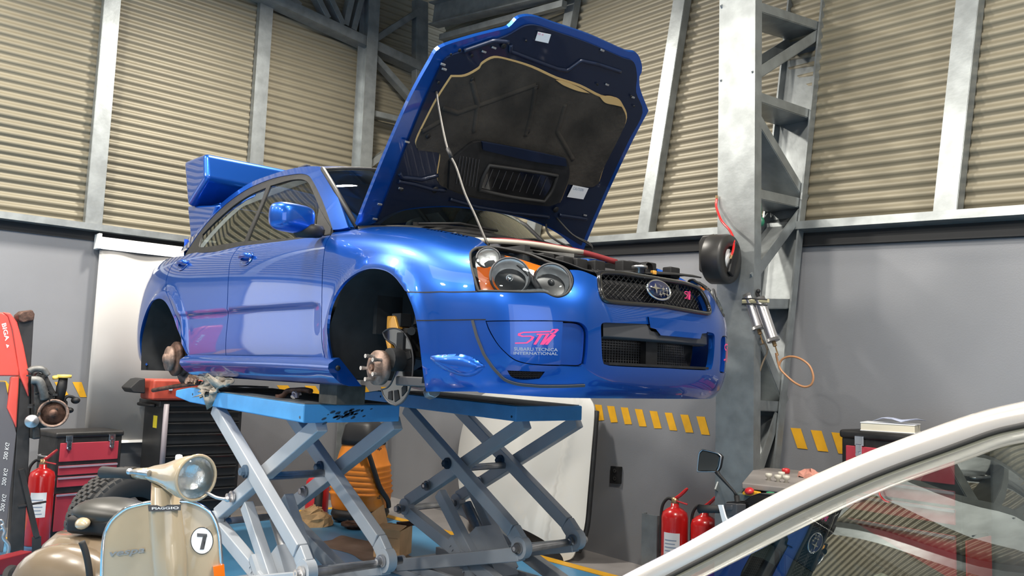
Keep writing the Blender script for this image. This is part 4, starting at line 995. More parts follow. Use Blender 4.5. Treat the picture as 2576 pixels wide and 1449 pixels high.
def web(nm, a, b, h):
    a, b = at_x(*a, XB - .016), at_x(*b, XB - .016); bm = bm_new()
    if a[1] > b[1]: a, b = b, a
    if a[1] < 1.425: a = b + (a - b) * ((b[1] - 1.425) / (b[1] - a[1]))
    s2 = np.array([(XB - XA) / 2 - .017, 0, 0]); d = (b - a) / np.linalg.norm(b - a); pn = np.array(np.cross(d, [1, 0, 0]))
    if pn[2] < 0: pn = -pn
    beam(bm, a - s2, b - s2, XB - XA - .03, .010, pn)
    for q in (0, 1): beam(bm, a - 2 * s2 * q + pn * h / 2, b - 2 * s2 * q + pn * h / 2, .010, h, pn)
    link(nm, bm, M['galv'], tc)
for a, b in (((1900, 25), (2072, 80)), ((1895, 250), (2045, 300)), ((1889, 495), (2022, 523)), ((1880, 775), (1999, 775)), ((1877, 1030), (1972, 1034)), ((1900, -200), (2090, -150))): web('strut', a, b, .055)
for a, b in (((1897, 205), (2064, 95)), ((1894, 290), (2026, 510)), ((2018, 545), (1883, 730)), ((1880, 790), (1972, 1020)), ((1962, 1050), (1880, 1300)), ((1900, 10), (2080, -140))): web('brace', a, b, .06)
# ------------------------------------------------------------------ frame and trusses in the left corner
XT = -4.40
tl = thing('wall_truss', 'grey steel column and sloping lattice truss in the far corner behind the bonnet', 'truss', (XT, 1.9, 0))
def T(u, v): return at_x(u, v, XT)
bm = bm_new(); c0 = T(920, 300); box(bm, (XT - .02, c0[1], 2.9), (.16, .012, 5.8)); box(bm, (XT + .055, c0[1] + .0, 2.9), (.012, .13, 5.8)); box(bm, (XT - .10, c0[1], 2.9), (.012, .16, 5.8)); link('chord', bm, M['galv'], tl)
TBN = [0]
def tb(nm, a, b, w, d=.10):
    TBN[0] += 1; bm = bm_new(); A, B = T(*a) - [.0022 * TBN[0], 0, 0], T(*b) - [.0022 * TBN[0], 0, 0]; d -= .001 * TBN[0]; k = w / FPX * ((A - EYE) @ FW); dr = (B - A) / np.linalg.norm(B - A); pn = np.cross([1, 0, 0], dr)
    beam(bm, A, B, k, .010, (1, 0, 0)) if False else beam(bm, A, B, .010, k, pn)
    beam(bm, A - [d / 2, 0, 0] + pn * (k / 2), B - [d / 2, 0, 0] + pn * (k / 2), d, .010, pn)
    beam(bm, A - [d / 2, 0, 0] - pn * (k / 2), B - [d / 2, 0, 0] - pn * (k / 2), d, .010, pn)
    link(nm, bm, M['galv'], tl)
sl = (171 - 0) / (1072 - 707)
tb('rafter', (600, -49), (1300, 278), 24, .16)
for a, b in (((790, -30), (828, 45)), ((822, -30), (866, 62)), ((893, -30), (872, 62)), ((919, -30), (892, 74)), ((936, -90), (934, 96)), ((940, 102), (1074, 16)), ((938, 130), (1060, 268)), ((932, 281), (1100, 320)), ((926, 420), (1060, 320)), ((700, -40), (760, 12))): tb('web_bar', a, b, 13)
tb('web_bar', (1066, 0), (1064, 480), 34, .10)
bm = bm_new(); A, B = at_y(1091, 38, 2.25), at_y(1420, -44, 2.25); beam(bm, A, B, .012, .24, (0, 0, 1)); dz = np.array([0, 0, .12])
for s in (1, -1): beam(bm, A + s * dz, B + s * dz, .14, .014, (0, 0, 1))
link('eaves_beam', bm, M['galv'], tl)
bm = bm_new(); A, B = at_y(1110, 95, 2.3), at_y(1420, 10, 2.3); beam(bm, A, B, .06, .06); link('eaves_rail', bm, M['galv'], tl)
# ------------------------------------------------------------------ scissor lifts
M['lift_blue'] = mat('lift_blue_paint', (.055, .28, .60), .42, var=.10, scale=6, bump=.05, bscale=60)
M['lift_grey'] = mat('lift_grey_paint', (.36, .385, .42), .40, .1, var=.05, scale=5)
M['deck'] = mat('deck_mat', (.16, .178, .19), .7, var=.25, scale=6, bump=.2, bscale=80)
M['wood'] = mat('rubber_block', (.055, .052, .045), .85, var=.3, scale=20)
M['grime'] = mat('grime', (.022, .05, .09), .7)
def lift(label, y0, y1, xf):
    t = thing('scissor_lift', label, 'lift', (-1.3, (y0 + y1) / 2, 0), 0, 'scissor lifts under the blue car')
    dx = xf + .655
    prof = [(-.655, 1.163), (-2.12, 1.192), (-2.33, 1.168), (-2.33, 1.128), (-2.10, 1.104), (-.655, 1.074)]
    bm = bm_new(); prism(bm, [(x + dx, y0, z) for x, z in prof], (0, y1 - y0, 0)); link('platform', bm, M['lift_blue'], t, bevel=.007)
    bm = bm_new(); prism(bm, [(x + dx, y0 + .012, z) for x, z in ((-.67, 1.1635), (-2.11, 1.192), (-2.11, 1.196), (-.67, 1.1672))], (0, y1 - y0 - .024, 0)); link('deck_plate', bm, M['deck'], t)
    ya, yb = y0 + .05, y1 - .06
    def arm(x_0, z_0, x_1, z_1, y, w=.062, h=.078, nm='scissor_arm'):
        bm = bm_new(); a, b = np.array([x_0 + dx, y, z_0]), np.array([x_1 + dx, y, z_1]); pn = np.cross((b - a) / np.linalg.norm(b - a), [0, 1, 0])
        beam(bm, a, b, w, h, pn); o = link(nm, bm, M['lift_grey'], t, bevel=.006)
        return o
    def lug(x, z, y, r=.052, w=.05):
        bm = bm_new(); cyl(bm, (x + dx, y - w / 2, z), (x + dx, y + w / 2, z), r, 20); link('arm_lug', bm, M['lift_grey'], t, bevel=.004)
    def pin(x, z, y, r=.02, dark=False):
        bm = bm_new(); cyl(bm, (x + dx, y, z), (x + dx, y - .012, z), r * 1.6, 20); cyl(bm, (x + dx, y - .01, z), (x + dx, y - .035, z), r, 6 if dark else 14)
        link('pivot_bolt', bm, M['grime'] if dark else M['steel'], t)
    for y in (ya, yb):
        arm(-1.80, 1.085, -.70, .46, y, .058); arm(-.70, .46, -.635, .40, y, .045, .095); lug(-.625, .375, y, .062); pin(-.62, .375, y - .03)
        arm(-1.84, .46, -.70, 1.065, y + .075); lug(-1.83, .43, y + .055, .055); pin(-1.83, .42, y + .0)
        pin(-1.29, .775, y - .03, .022, True); pin(-1.58, .60, y + .035, .020)
        # lower stage
        arm(-.63, .34, -1.80, .06, y); arm(-1.83, .40, -.70, .06, y + .07)
        lug(-1.80, .07, y, .05); lug(-.68, .07, y + .07, .05)
    for x, z in ((-1.26, .745), (-.64, .36), (-1.83, .42)): bm = bm_new(); cyl(bm, (x + dx, ya, z), (x + dx, yb + .1, z), .022, 12); link('cross_shaft', bm, M['steel'], t)
    # hydraulic ram in its housing and the toothed safety lock
    ym = (ya + yb) / 2
    arm(-1.50, .56, -1.08, .16, ym - .14, .055, .07, 'lock_bar')
    arm(-1.42, .60, -1.0, .14, ym + .06, .06, .07, 'lock_bar')
    bm = bm_new(); a, b = np.array([-1.36 + dx, ym - .03, .50]), np.array([-1.02 + dx, ym - .03, .12]); tube(bm, [a, b], .035, 12); link('hydraulic_ram', bm, M['steel'], t)
    bm = bm_new(); beam(bm, np.array([-1.20 + dx, ym - .03, .36]), np.array([-.98 + dx, ym - .03, .10]), .17, .11, np.cross([.2, 0, -.24], [0, 1, 0])); link('ram_housing', bm, M['lift_grey'], t)
    bm = bm_new(); d = np.array([.26, 0, -.25]); d /= np.linalg.norm(d); n = np.array([-d[2], 0, d[0]])
    for k in range(8):
        p = np.array([-1.33 + dx, ym - .19, .30]) + d * (.012 + k * .032); prism(bm, [p - n * .0, p + d * .028, p - n * .026 + d * .028], (0, .03, 0))
    p = np.array([-1.33 + dx, ym - .175, .30]); beam(bm, p + n * .02, p + n * .02 + d * .30, .03, .045, n); link('lock_rack', bm, M['lift_grey'], t)
    bm = bm_new(); box(bm, (-1.25 + dx, (y0 + y1) / 2, .025), (1.5, y1 - y0 - .05, .045)); 
    for s in (ya + .0, yb + .0): box(bm, (-1.25 + dx, s, .053), (1.45, .03, .09))
    link('base_frame', bm, M['lift_grey'], t, bevel=.004)
    for k, (fx, fz) in enumerate(((-.69, 1.10), (-2.05, 1.155))): bm = bm_new(); cyl(bm, (fx + dx, y0 - .0005, fz), (fx + dx, y0 - .002, fz), .007, 12); link('bolt_hole', bm, M['grime'], t)
    return t
lf = lift('near scissor lift with bright blue platform under the right side of the car', -.80, -.24, -.655)
lift('far scissor lift in shade, dark blue platform under the far side of the car', .45, 1.0, -.50)
bm = bm_new()
for k in range(44):
    y = -.55 + random.gauss(0, .07); z = 1.118 + random.gauss(0, .012) + (y + .55) * .12; rr = random.uniform(.002, .0065)
    pts = [(-.654, y + rr * 2.6 * math.cos(a), z + rr * math.sin(a) + rr * .8 * math.cos(a)) for a in np.linspace(0, 2 * math.pi, 8, endpoint=False)]; bm.faces.new([bm.verts.new(p) for p in pts])
o = link('grime_marks', bm, M['grime'], lf); o['kind'] = 'stuff'
# things lying on the near platform
def deck(x): return 1.167 + (x + .67) * (-.0201)
bm = bm_new(); bp_ = at_y(823, 1010, -.72); box(bm, (bp_[0], -.64, deck(bp_[0]) + .052), (.17, .16, .095)); tag(link('rubber_block', bm, M['wood'], bevel=.004), 'dark grey rubber block between the near lift platform and the sill', 'block')
M['rag'] = mat('oily_rag', (.46, .40, .33), .95, scale=14, col2=(.12, .105, .09), bump=.6, bscale=25)
bm = bm_new(); rows = []
rag = [[(497, 948), (520, 942), (540, 935), (562, 936)], [(508, 958), (530, 950), (552, 944), (572, 950)], [(505, 968), (530, 962), (556, 955), (584, 958)], [(500, 978), (525, 975), (552, 968), (578, 967)], [(502, 990), (520, 989), (537, 984), (545, 978)], [(507, 997), (518, 996), (528, 991), (533, 985)]]
for i, r in enumerate(rag): rows.append([at_y(u, v, -.79 - .006 * i - .012 * ((i + j) % 2)) for j, (u, v) in enumerate(r)])
big = [catmull(r, 5) for r in rows]; big = [list(q) for q in zip(*[catmull(c, 5) for c in zip(*big)])]
for i, r in enumerate(big):
    for j in range(len(r)): r[j] = r[j] + np.array([0, -.012 * math.sin(i * 1.1) * math.cos(j * .9), .008 * math.sin(i * .7 + j)])
sheet(bm, big, thick=.006); tag(link('rag', bm, M['rag']), 'crumpled oily grey rag hanging over the edge of the near platform', 'rag')
bm = bm_new(); tube(bm, [at_y(385, 982, -.76), at_y(440, 972, -.74), at_y(505, 963, -.68)], .014, 8); tag(link('pry_bar', bm, M['rust']), 'brown steel bar sticking out past the rear of the near platform', 'bar')
t = thing('bolt_heap', 'small heap of pale fittings beside the oily rag', 'fittings', at_y(480, 965, -.70))
for u, v, r in ((470, 962, .016), (477, 956, .02), (485, 958, .018), (492, 960, .013)):
    bm = bm_new(); c = at_y(u, v, -.72); cyl(bm, c, c + [.02, 0, .022], r, 8); link('fitting', bm, M['rust_pale'], t)
bm = bm_new(); c = at_y(491, 955, -.70); cyl(bm, c - [0, 0, .03], c + [0, 0, .05], .006, 8); tag(link('dowel', bm, M['foam']), 'thin upright wooden dowel beside the oily rag', 'dowel')
bm = bm_new(); c = at_y(618, 978, -.55); c[2] = deck(c[0]) + .012; lathe(bm, [(.07, 0), (.135, 0), (.135, .012), (.07, .012), (.07, 0)], c, (0, 0, 1), 36); tag(link('shim_ring', bm, M['steel']), 'flat steel ring lying on the near platform under the sill', 'ring')
bm = bm_new(); pts = [at_y(u, v, -.70) for u, v in ((703, 998), (714, 994), (722, 984), (740, 982), (765, 981), (782, 984))]; tube(bm, catmull(pts, 4), .014, 8); cyl(bm, pts[0] + [0, 0, -.012], pts[0] + [0, 0, .012], .022, 12); tag(link('caliper_bracket', bm, M['rust']), 'curved rusty brake bracket lying beside the rubber block', 'bracket')
t = thing('wheel_nut', 'chrome wheel nuts heaped in front of the rubber block', 'nuts', at_y(758, 1000, -.74))
for k in range(9):
    bm = bm_new(); c = at_y(742 + (k * 37) % 36, 1001 - (k % 3) * 4, -.745 + .012 * (k % 3)); R = Vector((random.uniform(-1, 1), random.uniform(-1, 1), .4)).normalized(); cyl(bm, c, c + np.array(R) * .024, .0095, 6); link('nut', bm, M['steel'], t)
# ------------------------------------------------------------------ left side of the workshop
# pull-down screen on the left wall
t = thing('projection_screen', 'white pull-down screen hanging on the left wall behind the car', 'screen', (XL + .1, -.15, 1.6))
bm = bm_new(); cyl(bm, (XL + .09, -.72, 2.325), (XL + .09, .42, 2.325), .055, 16); link('roller_case', bm, M['white'], t)
bm = bm_new(); box(bm, (XL + .09, -.735, 2.335), (.12, .03, .13)); link('end_cap', bm, M['white'], t, bevel=.006)
bm = bm_new(); sheet(bm, [[(XL + .085 + .010 * math.sin(k * .5), y, z) for k, y in enumerate(np.linspace(-.715, .40, 30))] for z in (2.30, 1.6, .66)], thick=.003); link('screen_cloth', bm, mat('screen_cloth', (.43, .415, .40), .8), t)
bm = bm_new(); cyl(bm, (XL + .085, -.72, .655), (XL + .085, .41, .655), .012, 10); link('bottom_bar', bm, M['white'], t)
t = thing('white_board', 'white board on the left wall, seen reflected in the blue front door', 'board', (XL + .03, -3.3, 1.6))
bm = bm_new(); box(bm, (XL + .03, -3.35, 1.62), (.03, 2.1, 1.42)); link('panel', bm, M['white'], t)
for z in (.90, 2.34): bm = bm_new(); box(bm, (XL + .035, -3.35, z), (.05, 2.16, .04)); link('rail', bm, M['steel'], t)
# black tool cabinet
M['cab_black'] = mat('cabinet_black', (.016, .017, .019), .45, var=.2, scale=5)
M['cab_edge'] = mat('cabinet_edge', (.26, .23, .25), .4)
t = thing('tool_cabinet', 'tall black roller tool cabinet with many drawers behind the near lift', 'cabinet', (-4.2, .05, 0))
bm = bm_new(); box(bm, (-4.20, .06, .54), (.44, .68, .88)); box(bm, (-4.2, .06, 1.0), (.50, .76, .05)); link('body', bm, M['cab_black'], t, bevel=.008)
for k in range(9):
    bm = bm_new(); z = .16 + k * .092; box(bm, (-3.972, .06, z), (.018, .62, .080)); dr = link('drawer', bm, M['cab_black'], t, bevel=.004)
    bm = bm_new(); box(bm, (-3.958, .06, z + .03), (.014, .60, .012)); link('drawer_pull', bm, M['gloss_black'], dr)
bm = bm_new(); tube(bm, [(-3.95, -.265, .30), (-3.95, -.265, 1.0)], .022, 10); link('side_rail', bm, M['cab_edge'], t)
bm = bm_new(); tube(bm, catmull([(-4.35, -.33, .985), (-4.30, -.37, .985), (-4.08, -.37, .985), (-4.02, -.33, .985)], 4), .014, 8); link('push_handle', bm, M['black'], t)
bm = bm_new(); box(bm, (-4.14, -.2805, .845), (.09, .002, .10)); link('yellow_sticker', bm, mat('yellow_sticker', (.75, .62, .03), .5), t)
for x in (-4.36, -4.04):
    for y in (-.22, .34): bm = bm_new(); cyl(bm, (x, y - .02, .05), (x, y + .02, .05), .05, 16); link('castor', bm, M['rubber'], t)
t = thing('red_toolbox', 'small red box with a black sleeve on top of the black tool cabinet', 'toolbox', (-4.1, -.2, 1.03))
bm = bm_new(); box(bm, (-4.08, -.18, 1.115), (.30, .42, .17)); link('case', bm, mat('toolbox_red', (.42, .06, .035), .5, var=.2, scale=14), t, bevel=.02)
bm = bm_new(); box(bm, (-3.925, -.25, 1.13), (.012, .03, .04)); link('latch', bm, M['paper'], t, bevel=.004)
bm = bm_new(); pts = [at_x(u, v, -4.0) for u, v in ((326, 976), (350, 954), (366, 951), (366, 990), (335, 988))]; prism(bm, pts, (-.22, 0, 0)); link('black_sleeve', bm, M['rubber'], t, bevel=.01)
# red tool chest
M['chest_red'] = mat('chest_red', (.40, .035, .055), .42, coat=.2)
M['chest_edge'] = mat('chest_edge', (.015, .014, .014), .5, var=.4, scale=20)
M['drawer_strip'] = mat('drawer_strip', (.62, .50, .60), .25, .6)
def tool_chest(label, loc, rz, w=.62, stickers=False):
    t = thing('tool_chest', label, 'tool chest', loc, rz, 'red and black tool chests'); h = .75; d = .33
    L = dict(world=False)
    bm = bm_new(); box(bm, (0, 0, .165), (w - .02, d - .02, .31)); box(bm, (0, 0, .535), (w, d, .43)); link('body', bm, M['chest_edge'], t, bevel=.012, **L)
    bm = bm_new(); box(bm, (0, 0, .765), (w + .02, d + .02, .045)); link('lid', bm, M['chest_edge'], t, bevel=.015, **L)
    def front(nm, z0, z1, m, out=.008, strip=True, ww=.06):
        bm = bm_new(); box(bm, (0, -d / 2 - out / 2 + .002, (z0 + z1) / 2), (w - ww, out + .008, z1 - z0)); o = link(nm, bm, m, t, bevel=.004, **L)
        if strip: b2 = bm_new(); box(b2, (0, -d / 2 - out - .004, z1 - .008), (w - ww, .012, .014)); link('drawer_pull', b2, M['drawer_strip'], o, **L)
    front('front_panel', .565, .705, M['chest_red'], strip=False)
    front('drawer', .465, .535, M['chest_red']); front('drawer', .375, .450, M['chest_red']); front('bin_door', .05, .325, M['chest_red'])
    for x in (-.2, .2):
        bm = bm_new(); box(bm, (x * w / .62, -d / 2 - .012, .735), (.05, .012, .05)); box(bm, (x * w / .62, -d / 2 - .016, .69), (.035, .014, .055)); cyl(bm, (x * w / .62, -d / 2 - .01, .665), (x * w / .62, -d / 2 - .03, .665), .014, 10); link('latch', bm, M['chrome'], t, bevel=.004, **L)
    for s in (1, -1):
        bm = bm_new(); box(bm, (s * (w / 2 + .002), 0, .165), (.006, d - .06, .28)); link('side_panel', bm, M['red'], t, **L)
        bm = bm_new(); tube(bm, catmull([(s * w / 2, -.08, .60), (s * (w / 2 + .03), -.07, .60), (s * (w / 2 + .03), .07, .60), (s * w / 2, .08, .60)], 4), .007, 6); link('carry_handle', bm, M['steel'], t, **L)
    for x in (-w / 2 + .05, w / 2 - .05):
        for y in (-.1, .1): bm = bm_new(); cyl(bm, (x - .012, y, .028), (x + .012, y, .028), .028, 12); link('castor', bm, M['rubber'], t, **L)
    return t
tool_chest('red tool chest with black corners behind the scooter, below the left wall', (-4.17, -.83, 0), math.radians(98), .50)
# fire extinguishers
M['ext_red'] = mat('extinguisher_red', (.52, .012, .012), .25, coat=.6)
M['brass'] = mat('brass', (.45, .30, .16), .35, .8)
def extinguisher(label, loc, rz, h=.50, r=.083):
    t = thing('fire_extinguisher', label, 'fire extinguisher', loc, rz, 'red fire extinguishers'); L = dict(world=False)
    bm = bm_new(); lathe(bm, [(0, 0), (r * .9, 0), (r, .015), (r, h - .06), (r * .9, h - .028), (r * .6, h - .006), (.028, h + .006), (.026, h + .03), (0, h + .03)], n=28); link('cylinder', bm, M['ext_red'], t, **L)
    bm = bm_new(); lathe(bm, [(.020, h + .02), (.026, h + .03), (.022, h + .065), (0, h + .07)], n=14); link('valve', bm, M['brass'], t, **L)
    bm = bm_new(); tube(bm, catmull([(0, -.01, h + .06), (.035, -.01, h + .085), (.085, -.01, h + .135)], 4), [.008, .011, .012, .012, .012, .012, .012, .011, .008], 8); beam(bm, (0, -.01, h + .05), (.085, -.01, h + .03), .022, .010); link('lever', bm, M['ext_red'], t, bevel=.003, **L)
    bm = bm_new(); tube(bm, catmull([(-.015, 0, h + .05), (-.05, 0, h + .055), (-.085, 0, h), (-.092, 0, h - .12), (-.09, 0, h - .30)], 6), .010, 8); link('hose', bm, M['rubber'], t, **L)
    a0 = math.radians(-128)
    bm = bm_new(); rows = [[((r + .0012) * math.cos(a), (r + .0012) * math.sin(a), z) for a in np.linspace(a0, a0 + 1.25, 14)] for z in (h * .38, h * .70)]; sheet(bm, rows); lb = link('label', bm, M['paper'], t, **L)
    bm = bm_new()
    for k in range(5): z = h * (.42 + .045 * k); sheet(bm, [[((r + .002) * math.cos(a), (r + .002) * math.sin(a), z + q) for a in np.linspace(a0 + .12, a0 + 1.0 - .1 * (k % 2), 8)] for q in (0, .006)])
    o = link('label_print', bm, M['silver_print'], lb, **L); o['kind'] = 'stuff'
    return t
extinguisher('red fire extinguisher on the blue floor beside the red tool chest', (-3.80, -1.17, 0), math.radians(70), .545, .086)
# engine stand with the boxer engine hung on it
M['stand_red'] = mat('stand_red', (.62, .075, .055), .38, coat=.2)
M['stand_black'] = mat('stand_black', (.022, .020, .020), .5, var=.3, scale=10)
t = thing('engine_crane', 'red and black engine crane at the left edge holding an engine', 'crane', (-3.5, -1.5, 0)); XC = -3.5
def C(u, v, x=XC): return at_x(u, v, x)
bm = bm_new(); prism(bm, [C(u, v) for u, v in ((45, 800), (58, 785), (86, 790), (78, 930), (74, 1130), (60, 1390), (24, 1390), (40, 1130), (52, 930))], (-.10, 0, 0)); link('mast', bm, M['stand_black'], t, bevel=.006)
bm = bm_new(); prism(bm, [C(u, v, XC + .03) for u, v in ((46, 792), (58, 782), (82, 779), (88, 790), (86, 806), (60, 812), (48, 806))], (-.15, 0, 0)); link('mast_head', bm, M['rust'], t, bevel=.01)
bm = bm_new(); prism(bm, [C(u, v, XC + .02) for u, v in ((-40, 786), (6, 786), (20, 796), (30, 830), (48, 930), (49, 946), (-40, 946))], (-.02, 0, 0)); prism(bm, [C(u, v, XC + .02) for u, v in ((6, 785), (26, 787), (44, 810), (60, 870), (72, 930), (73, 1000), (49, 944), (32, 830), (20, 796))], (-.14, 0, 0)); prism(bm, [C(u, v, XC + .015) for u, v in ((28, 947), (49, 947), (42, 1078), (18, 1026))], (-.05, 0, 0)); cv = link('red_shroud', bm, M['stand_red'], t, bevel=.012)
bm = bm_new(); o0 = C(20, 872, XC + .0225); flat_text(bm, 'BIGA', C(4, 815, XC + .0225), C(13, 858, XC + .0225) - C(4, 815, XC + .0225), C(15, 812, XC + .0225) - C(4, 815, XC + .0225), 0, .02); prism(bm, [C(u, v, XC + .0225) for u, v in ((15, 866), (23, 869), (18, 876))], (.001, 0, 0)); link('white_lettering', bm, M['white'], cv, recalc=False)
bm = bm_new(); prism(bm, [C(u, v, XC + .0) for u, v in ((-40, 960), (14, 960), (30, 1040), (42, 1090), (20, 1300), (8, 1390), (-40, 1390))], (-.05, 0, 0)); link('ram_column', bm, mat('ram_grey', (.10, .095, .105), .5), t, bevel=.006)
for v0 in (1135, 1200, 1265):
    bm = bm_new(); a = C(8 - (v0 - 1135) * .06, v0 + 20, XC + .004); flat_text(bm, '200 KG', a, C(14 - (v0 - 1135) * .06, v0 - 22, XC + .004) - a, C(18 - (v0 - 1135) * .06, v0 + 22, XC + .004) - a); link('capacity_mark', bm, M['white'], t, recalc=False)
bm = bm_new(); beam(bm, C(52, 1180), C(92, 1350), .05, .03); beam(bm, C(92, 1350), C(92, 1420), .05, .035); beam(bm, C(44, 1288, XC - .1), C(48, 1385, XC - .1), .04, .03); beam(bm, C(45, 1274), C(116, 1262), .02, .012); link('brace', bm, M['stand_black'], t)
bm = bm_new(); beam(bm, at_z(-40, 1432, .07), at_z(66, 1405, .07), .09, .10); link('foot', bm, mat('foot_red', (.20, .012, .018), .45), t, bevel=.008)
bm = bm_new(); c = at_z(22, 1440, .05); cyl(bm, c + [.03, 0, 0], c + [.07, .02, 0], .05, 18); link('castor', bm, M['rubber'], t)
bm = bm_new(); pts = [C(u, v, XC + .10) for u, v in ((3, 1318), (12, 1335), (8, 1352), (22, 1372), (18, 1395), (4, 1400))]; tube(bm, catmull(pts, 5), .012, 8); tube(bm, [C(2 + 8 * math.cos(a), 1320 + 12 * math.sin(a), XC + .1) for a in np.linspace(0, 6.28, 12, endpoint=False)], .008, 6, closed=True); link('chain_hook', bm, M['steel'], t)
t = thing('engine', 'bare black car engine with pulley and yellow oil cap hung on the crane', 'engine', C(120, 1030)); XE = -3.42
def E(u, v, x=XE): return at_x(u, v, x)
bm = bm_new(); prism(bm, [E(u, v) for u, v in ((84, 950), (95, 935), (120, 945), (140, 985), (172, 1010), (168, 1050), (125, 1075), (86, 1080))], (-.32, 0, 0)); prism(bm, [E(u, v) for u, v in ((82, 1075), (102, 1072), (104, 1104), (82, 1106))], (-.2, 0, 0)); link('crankcase', bm, mat('engine_black', (.022, .021, .02), .5, var=.5, scale=14, bump=.5, bscale=25), t, bevel=.012)
bm = bm_new(); tube(bm, catmull([E(78, 956, XE + .02), E(98, 958, XE + .03), E(108, 980, XE + .03), E(112, 1004, XE + .02)], 5), .028, 10); tube(bm, catmull([E(72, 935), E(85, 928), E(108, 930), E(120, 945)], 4), .022, 8); link('intake_runner', bm, mat('dull_alloy', (.13, .13, .125), .55, .5, var=.4, scale=20), t)
bm = bm_new(); c = E(134, 1040, XE + .03); ax2 = (1, -.25, .05); lathe(bm, [(.085, -.02), (.095, -.02), (.098, .02), (.085, .022), (.080, .0), (.078, .0)], c, ax2, 30); pu = link('pulley', bm, M['rust_pale'], t)
bm = bm_new(); lathe(bm, [(0, -.012), (.079, -.012), (.079, -.004), (.03, -.002), (.026, .02), (0, .022)], c, ax2, 24); link('pulley_web', bm, M['rust'], pu)
bm = bm_new(); c = E(80, 1060, XE + .04); lathe(bm, [(.04, -.03), (.045, 0), (.040, .006), (.022, .006), (.018, .016), (0, .016)], c, ax2, 20); link('idler', bm, M['steel'], t)
bm = bm_new(); tube(bm, [E(148, 1010), E(155, 975), E(160, 950)], [.03, .035, .028], 10); link('filler_neck', bm, M['black'], t)
bm = bm_new(); c = E(162, 947); lathe(bm, [(0, -.01), (.045, -.01), (.045, .012), (0, .014)], c, (0, 0, 1), 18); c = E(140, 950); lathe(bm, [(0, -.01), (.02, -.01), (.02, .012), (0, .014)], c, (.2, -.2, 1), 12); link('oil_cap', bm, mat('oil_cap_yellow', (.80, .50, .10), .45), t)
bm = bm_new(); tube(bm, catmull([E(150, 1030), E(165, 1000), E(180, 998), E(192, 1006)], 4), .012, 6); ball(bm, E(190, 1007), .035, .03, .025); tube(bm, [E(160, 1020), E(176, 1030)], .01, 6); ball(bm, E(176, 1032), .026, .024, .02); tube(bm, catmull([E(88, 990), E(118, 985), E(140, 1000), E(150, 985)], 5), .007, 6); link('wiring_connector', bm, M['black'], t)
bm = bm_new()
for k in range(26): c = E(72 + (k * 29) % 70, 945 + (k * 47) % 120, XE + .012); box(bm, c + [random.uniform(-.004, .012), 0, 0], (.03, random.uniform(.010, .025), random.uniform(.01, .022)), random.uniform(0, 1.5))
o = link('engine_fittings', bm, M['dark'], t); o['kind'] = 'stuff'
# knobbly tyre
t = thing('knobby_tyre', 'large knobbly off-road tyre standing between scooter and red tool chest', 'tyre', (-2.5, -.98, 0))
ta = np.array([.97, .16, .0]); ta /= np.linalg.norm(ta); tcn = np.array([-2.52, -.98, .335])
bm = bm_new(); lathe(bm, [(.17, -.10), (.19, -.125), (.27, -.135), (.315, -.115), (.325, -.05), (.325, .05), (.315, .115), (.27, .135), (.19, .125), (.17, .10)], tcn, ta, 48); link('carcass', bm, M['rubber'], t)
x_, y_, z_ = [np.array(q) for q in basis(ta)]
M['tread'] = mat('tread_rubber', (.045, .042, .040), .75, var=.25, scale=30)
bmt = None
bm = bm_new(); box(bm, (0, 0, 0), (.030, .034, .022)); me_b = link('tread_block', bm, M['tread'], t, world=False, bevel=.003); first = me_b
for r in range(7):
    for k in range(44):
        a = 2 * math.pi * (k + .5 * (r % 2)) / 44; off = (r - 3) * .036; rad = .331 - .012 * (abs(r - 3) / 3) ** 3 - (.012 if abs(r - 3) == 3 else 0)
        d = x_ * math.cos(a) + y_ * math.sin(a); p = tcn + ta * off + d * rad; tg = -x_ * math.sin(a) + y_ * math.cos(a)
        if d[2] > -.2 or True:
            Rm = Matrix(((ta[0], tg[0], d[0], p[0] - t.location[0]), (ta[1], tg[1], d[1], p[1] - t.location[1]), (ta[2], tg[2], d[2], p[2] - t.location[2]), (0, 0, 0, 1)))
            if r == 0 and k == 0: first.matrix_basis = Rm
            elif d[2] > -.55: c = first.copy(); COL.objects.link(c); c.matrix_basis = Rm; c.parent = t
# ------------------------------------------------------------------ scooter
SC = mat('scooter_cream', (.37, .295, .195), .22, coat=.8); SC2 = mat('scooter_brown', (.15, .112, .075), .25, coat=.7)
sct = thing('scooter', 'cream classic scooter with race number 7 on its front shield', 'scooter', (0, -1.75, 0))
sp = EYE + 2.8 * ray(405, 1350); sn = np.array([.80, -.58, .10]); sn /= np.linalg.norm(sn); sb = np.cross([0, 0, 1], sn); sb /= np.linalg.norm(sb); sa = np.cross(sn, sb)
def shield_h(a, b):
    bb = a; return -.9 * np.clip(np.abs(bb) - .06, 0, 1) ** 2 * 1.6 + .012 * np.exp(-(bb / .05) ** 4) - .12 * (np.asarray(b) / .5) ** 2
shield = PlaneSkin(sp, sb, sa, sn, shield_h, 1.); _n = shield.N(np.array(0.), np.array(0.)); shield.sgn = 1. if _n @ sn > 0 else -1.
so = [(256, 1480), (258, 1400), (262, 1350), (272, 1320), (290, 1298), (320, 1278), (360, 1266), (420, 1261), (470, 1261), (505, 1270), (530, 1290), (546, 1318), (552, 1350), (556, 1400), (562, 1480)]
so2 = so + [(570, 1600), (540, 1700), (300, 1700), (250, 1600)]
shd = panel('leg_shield', shield, so2, SC, sct, flange=.01, step=.03)
bm = bm_new(); q = np.array([tuple(p) for p in dense(resolve(shield, so), .02, False)]); tube(bm, catmull([shield.P(a, b) for a, b in q[::2]], 2), .0065, 8); link('shield_trim', bm, M['chrome'], sct)
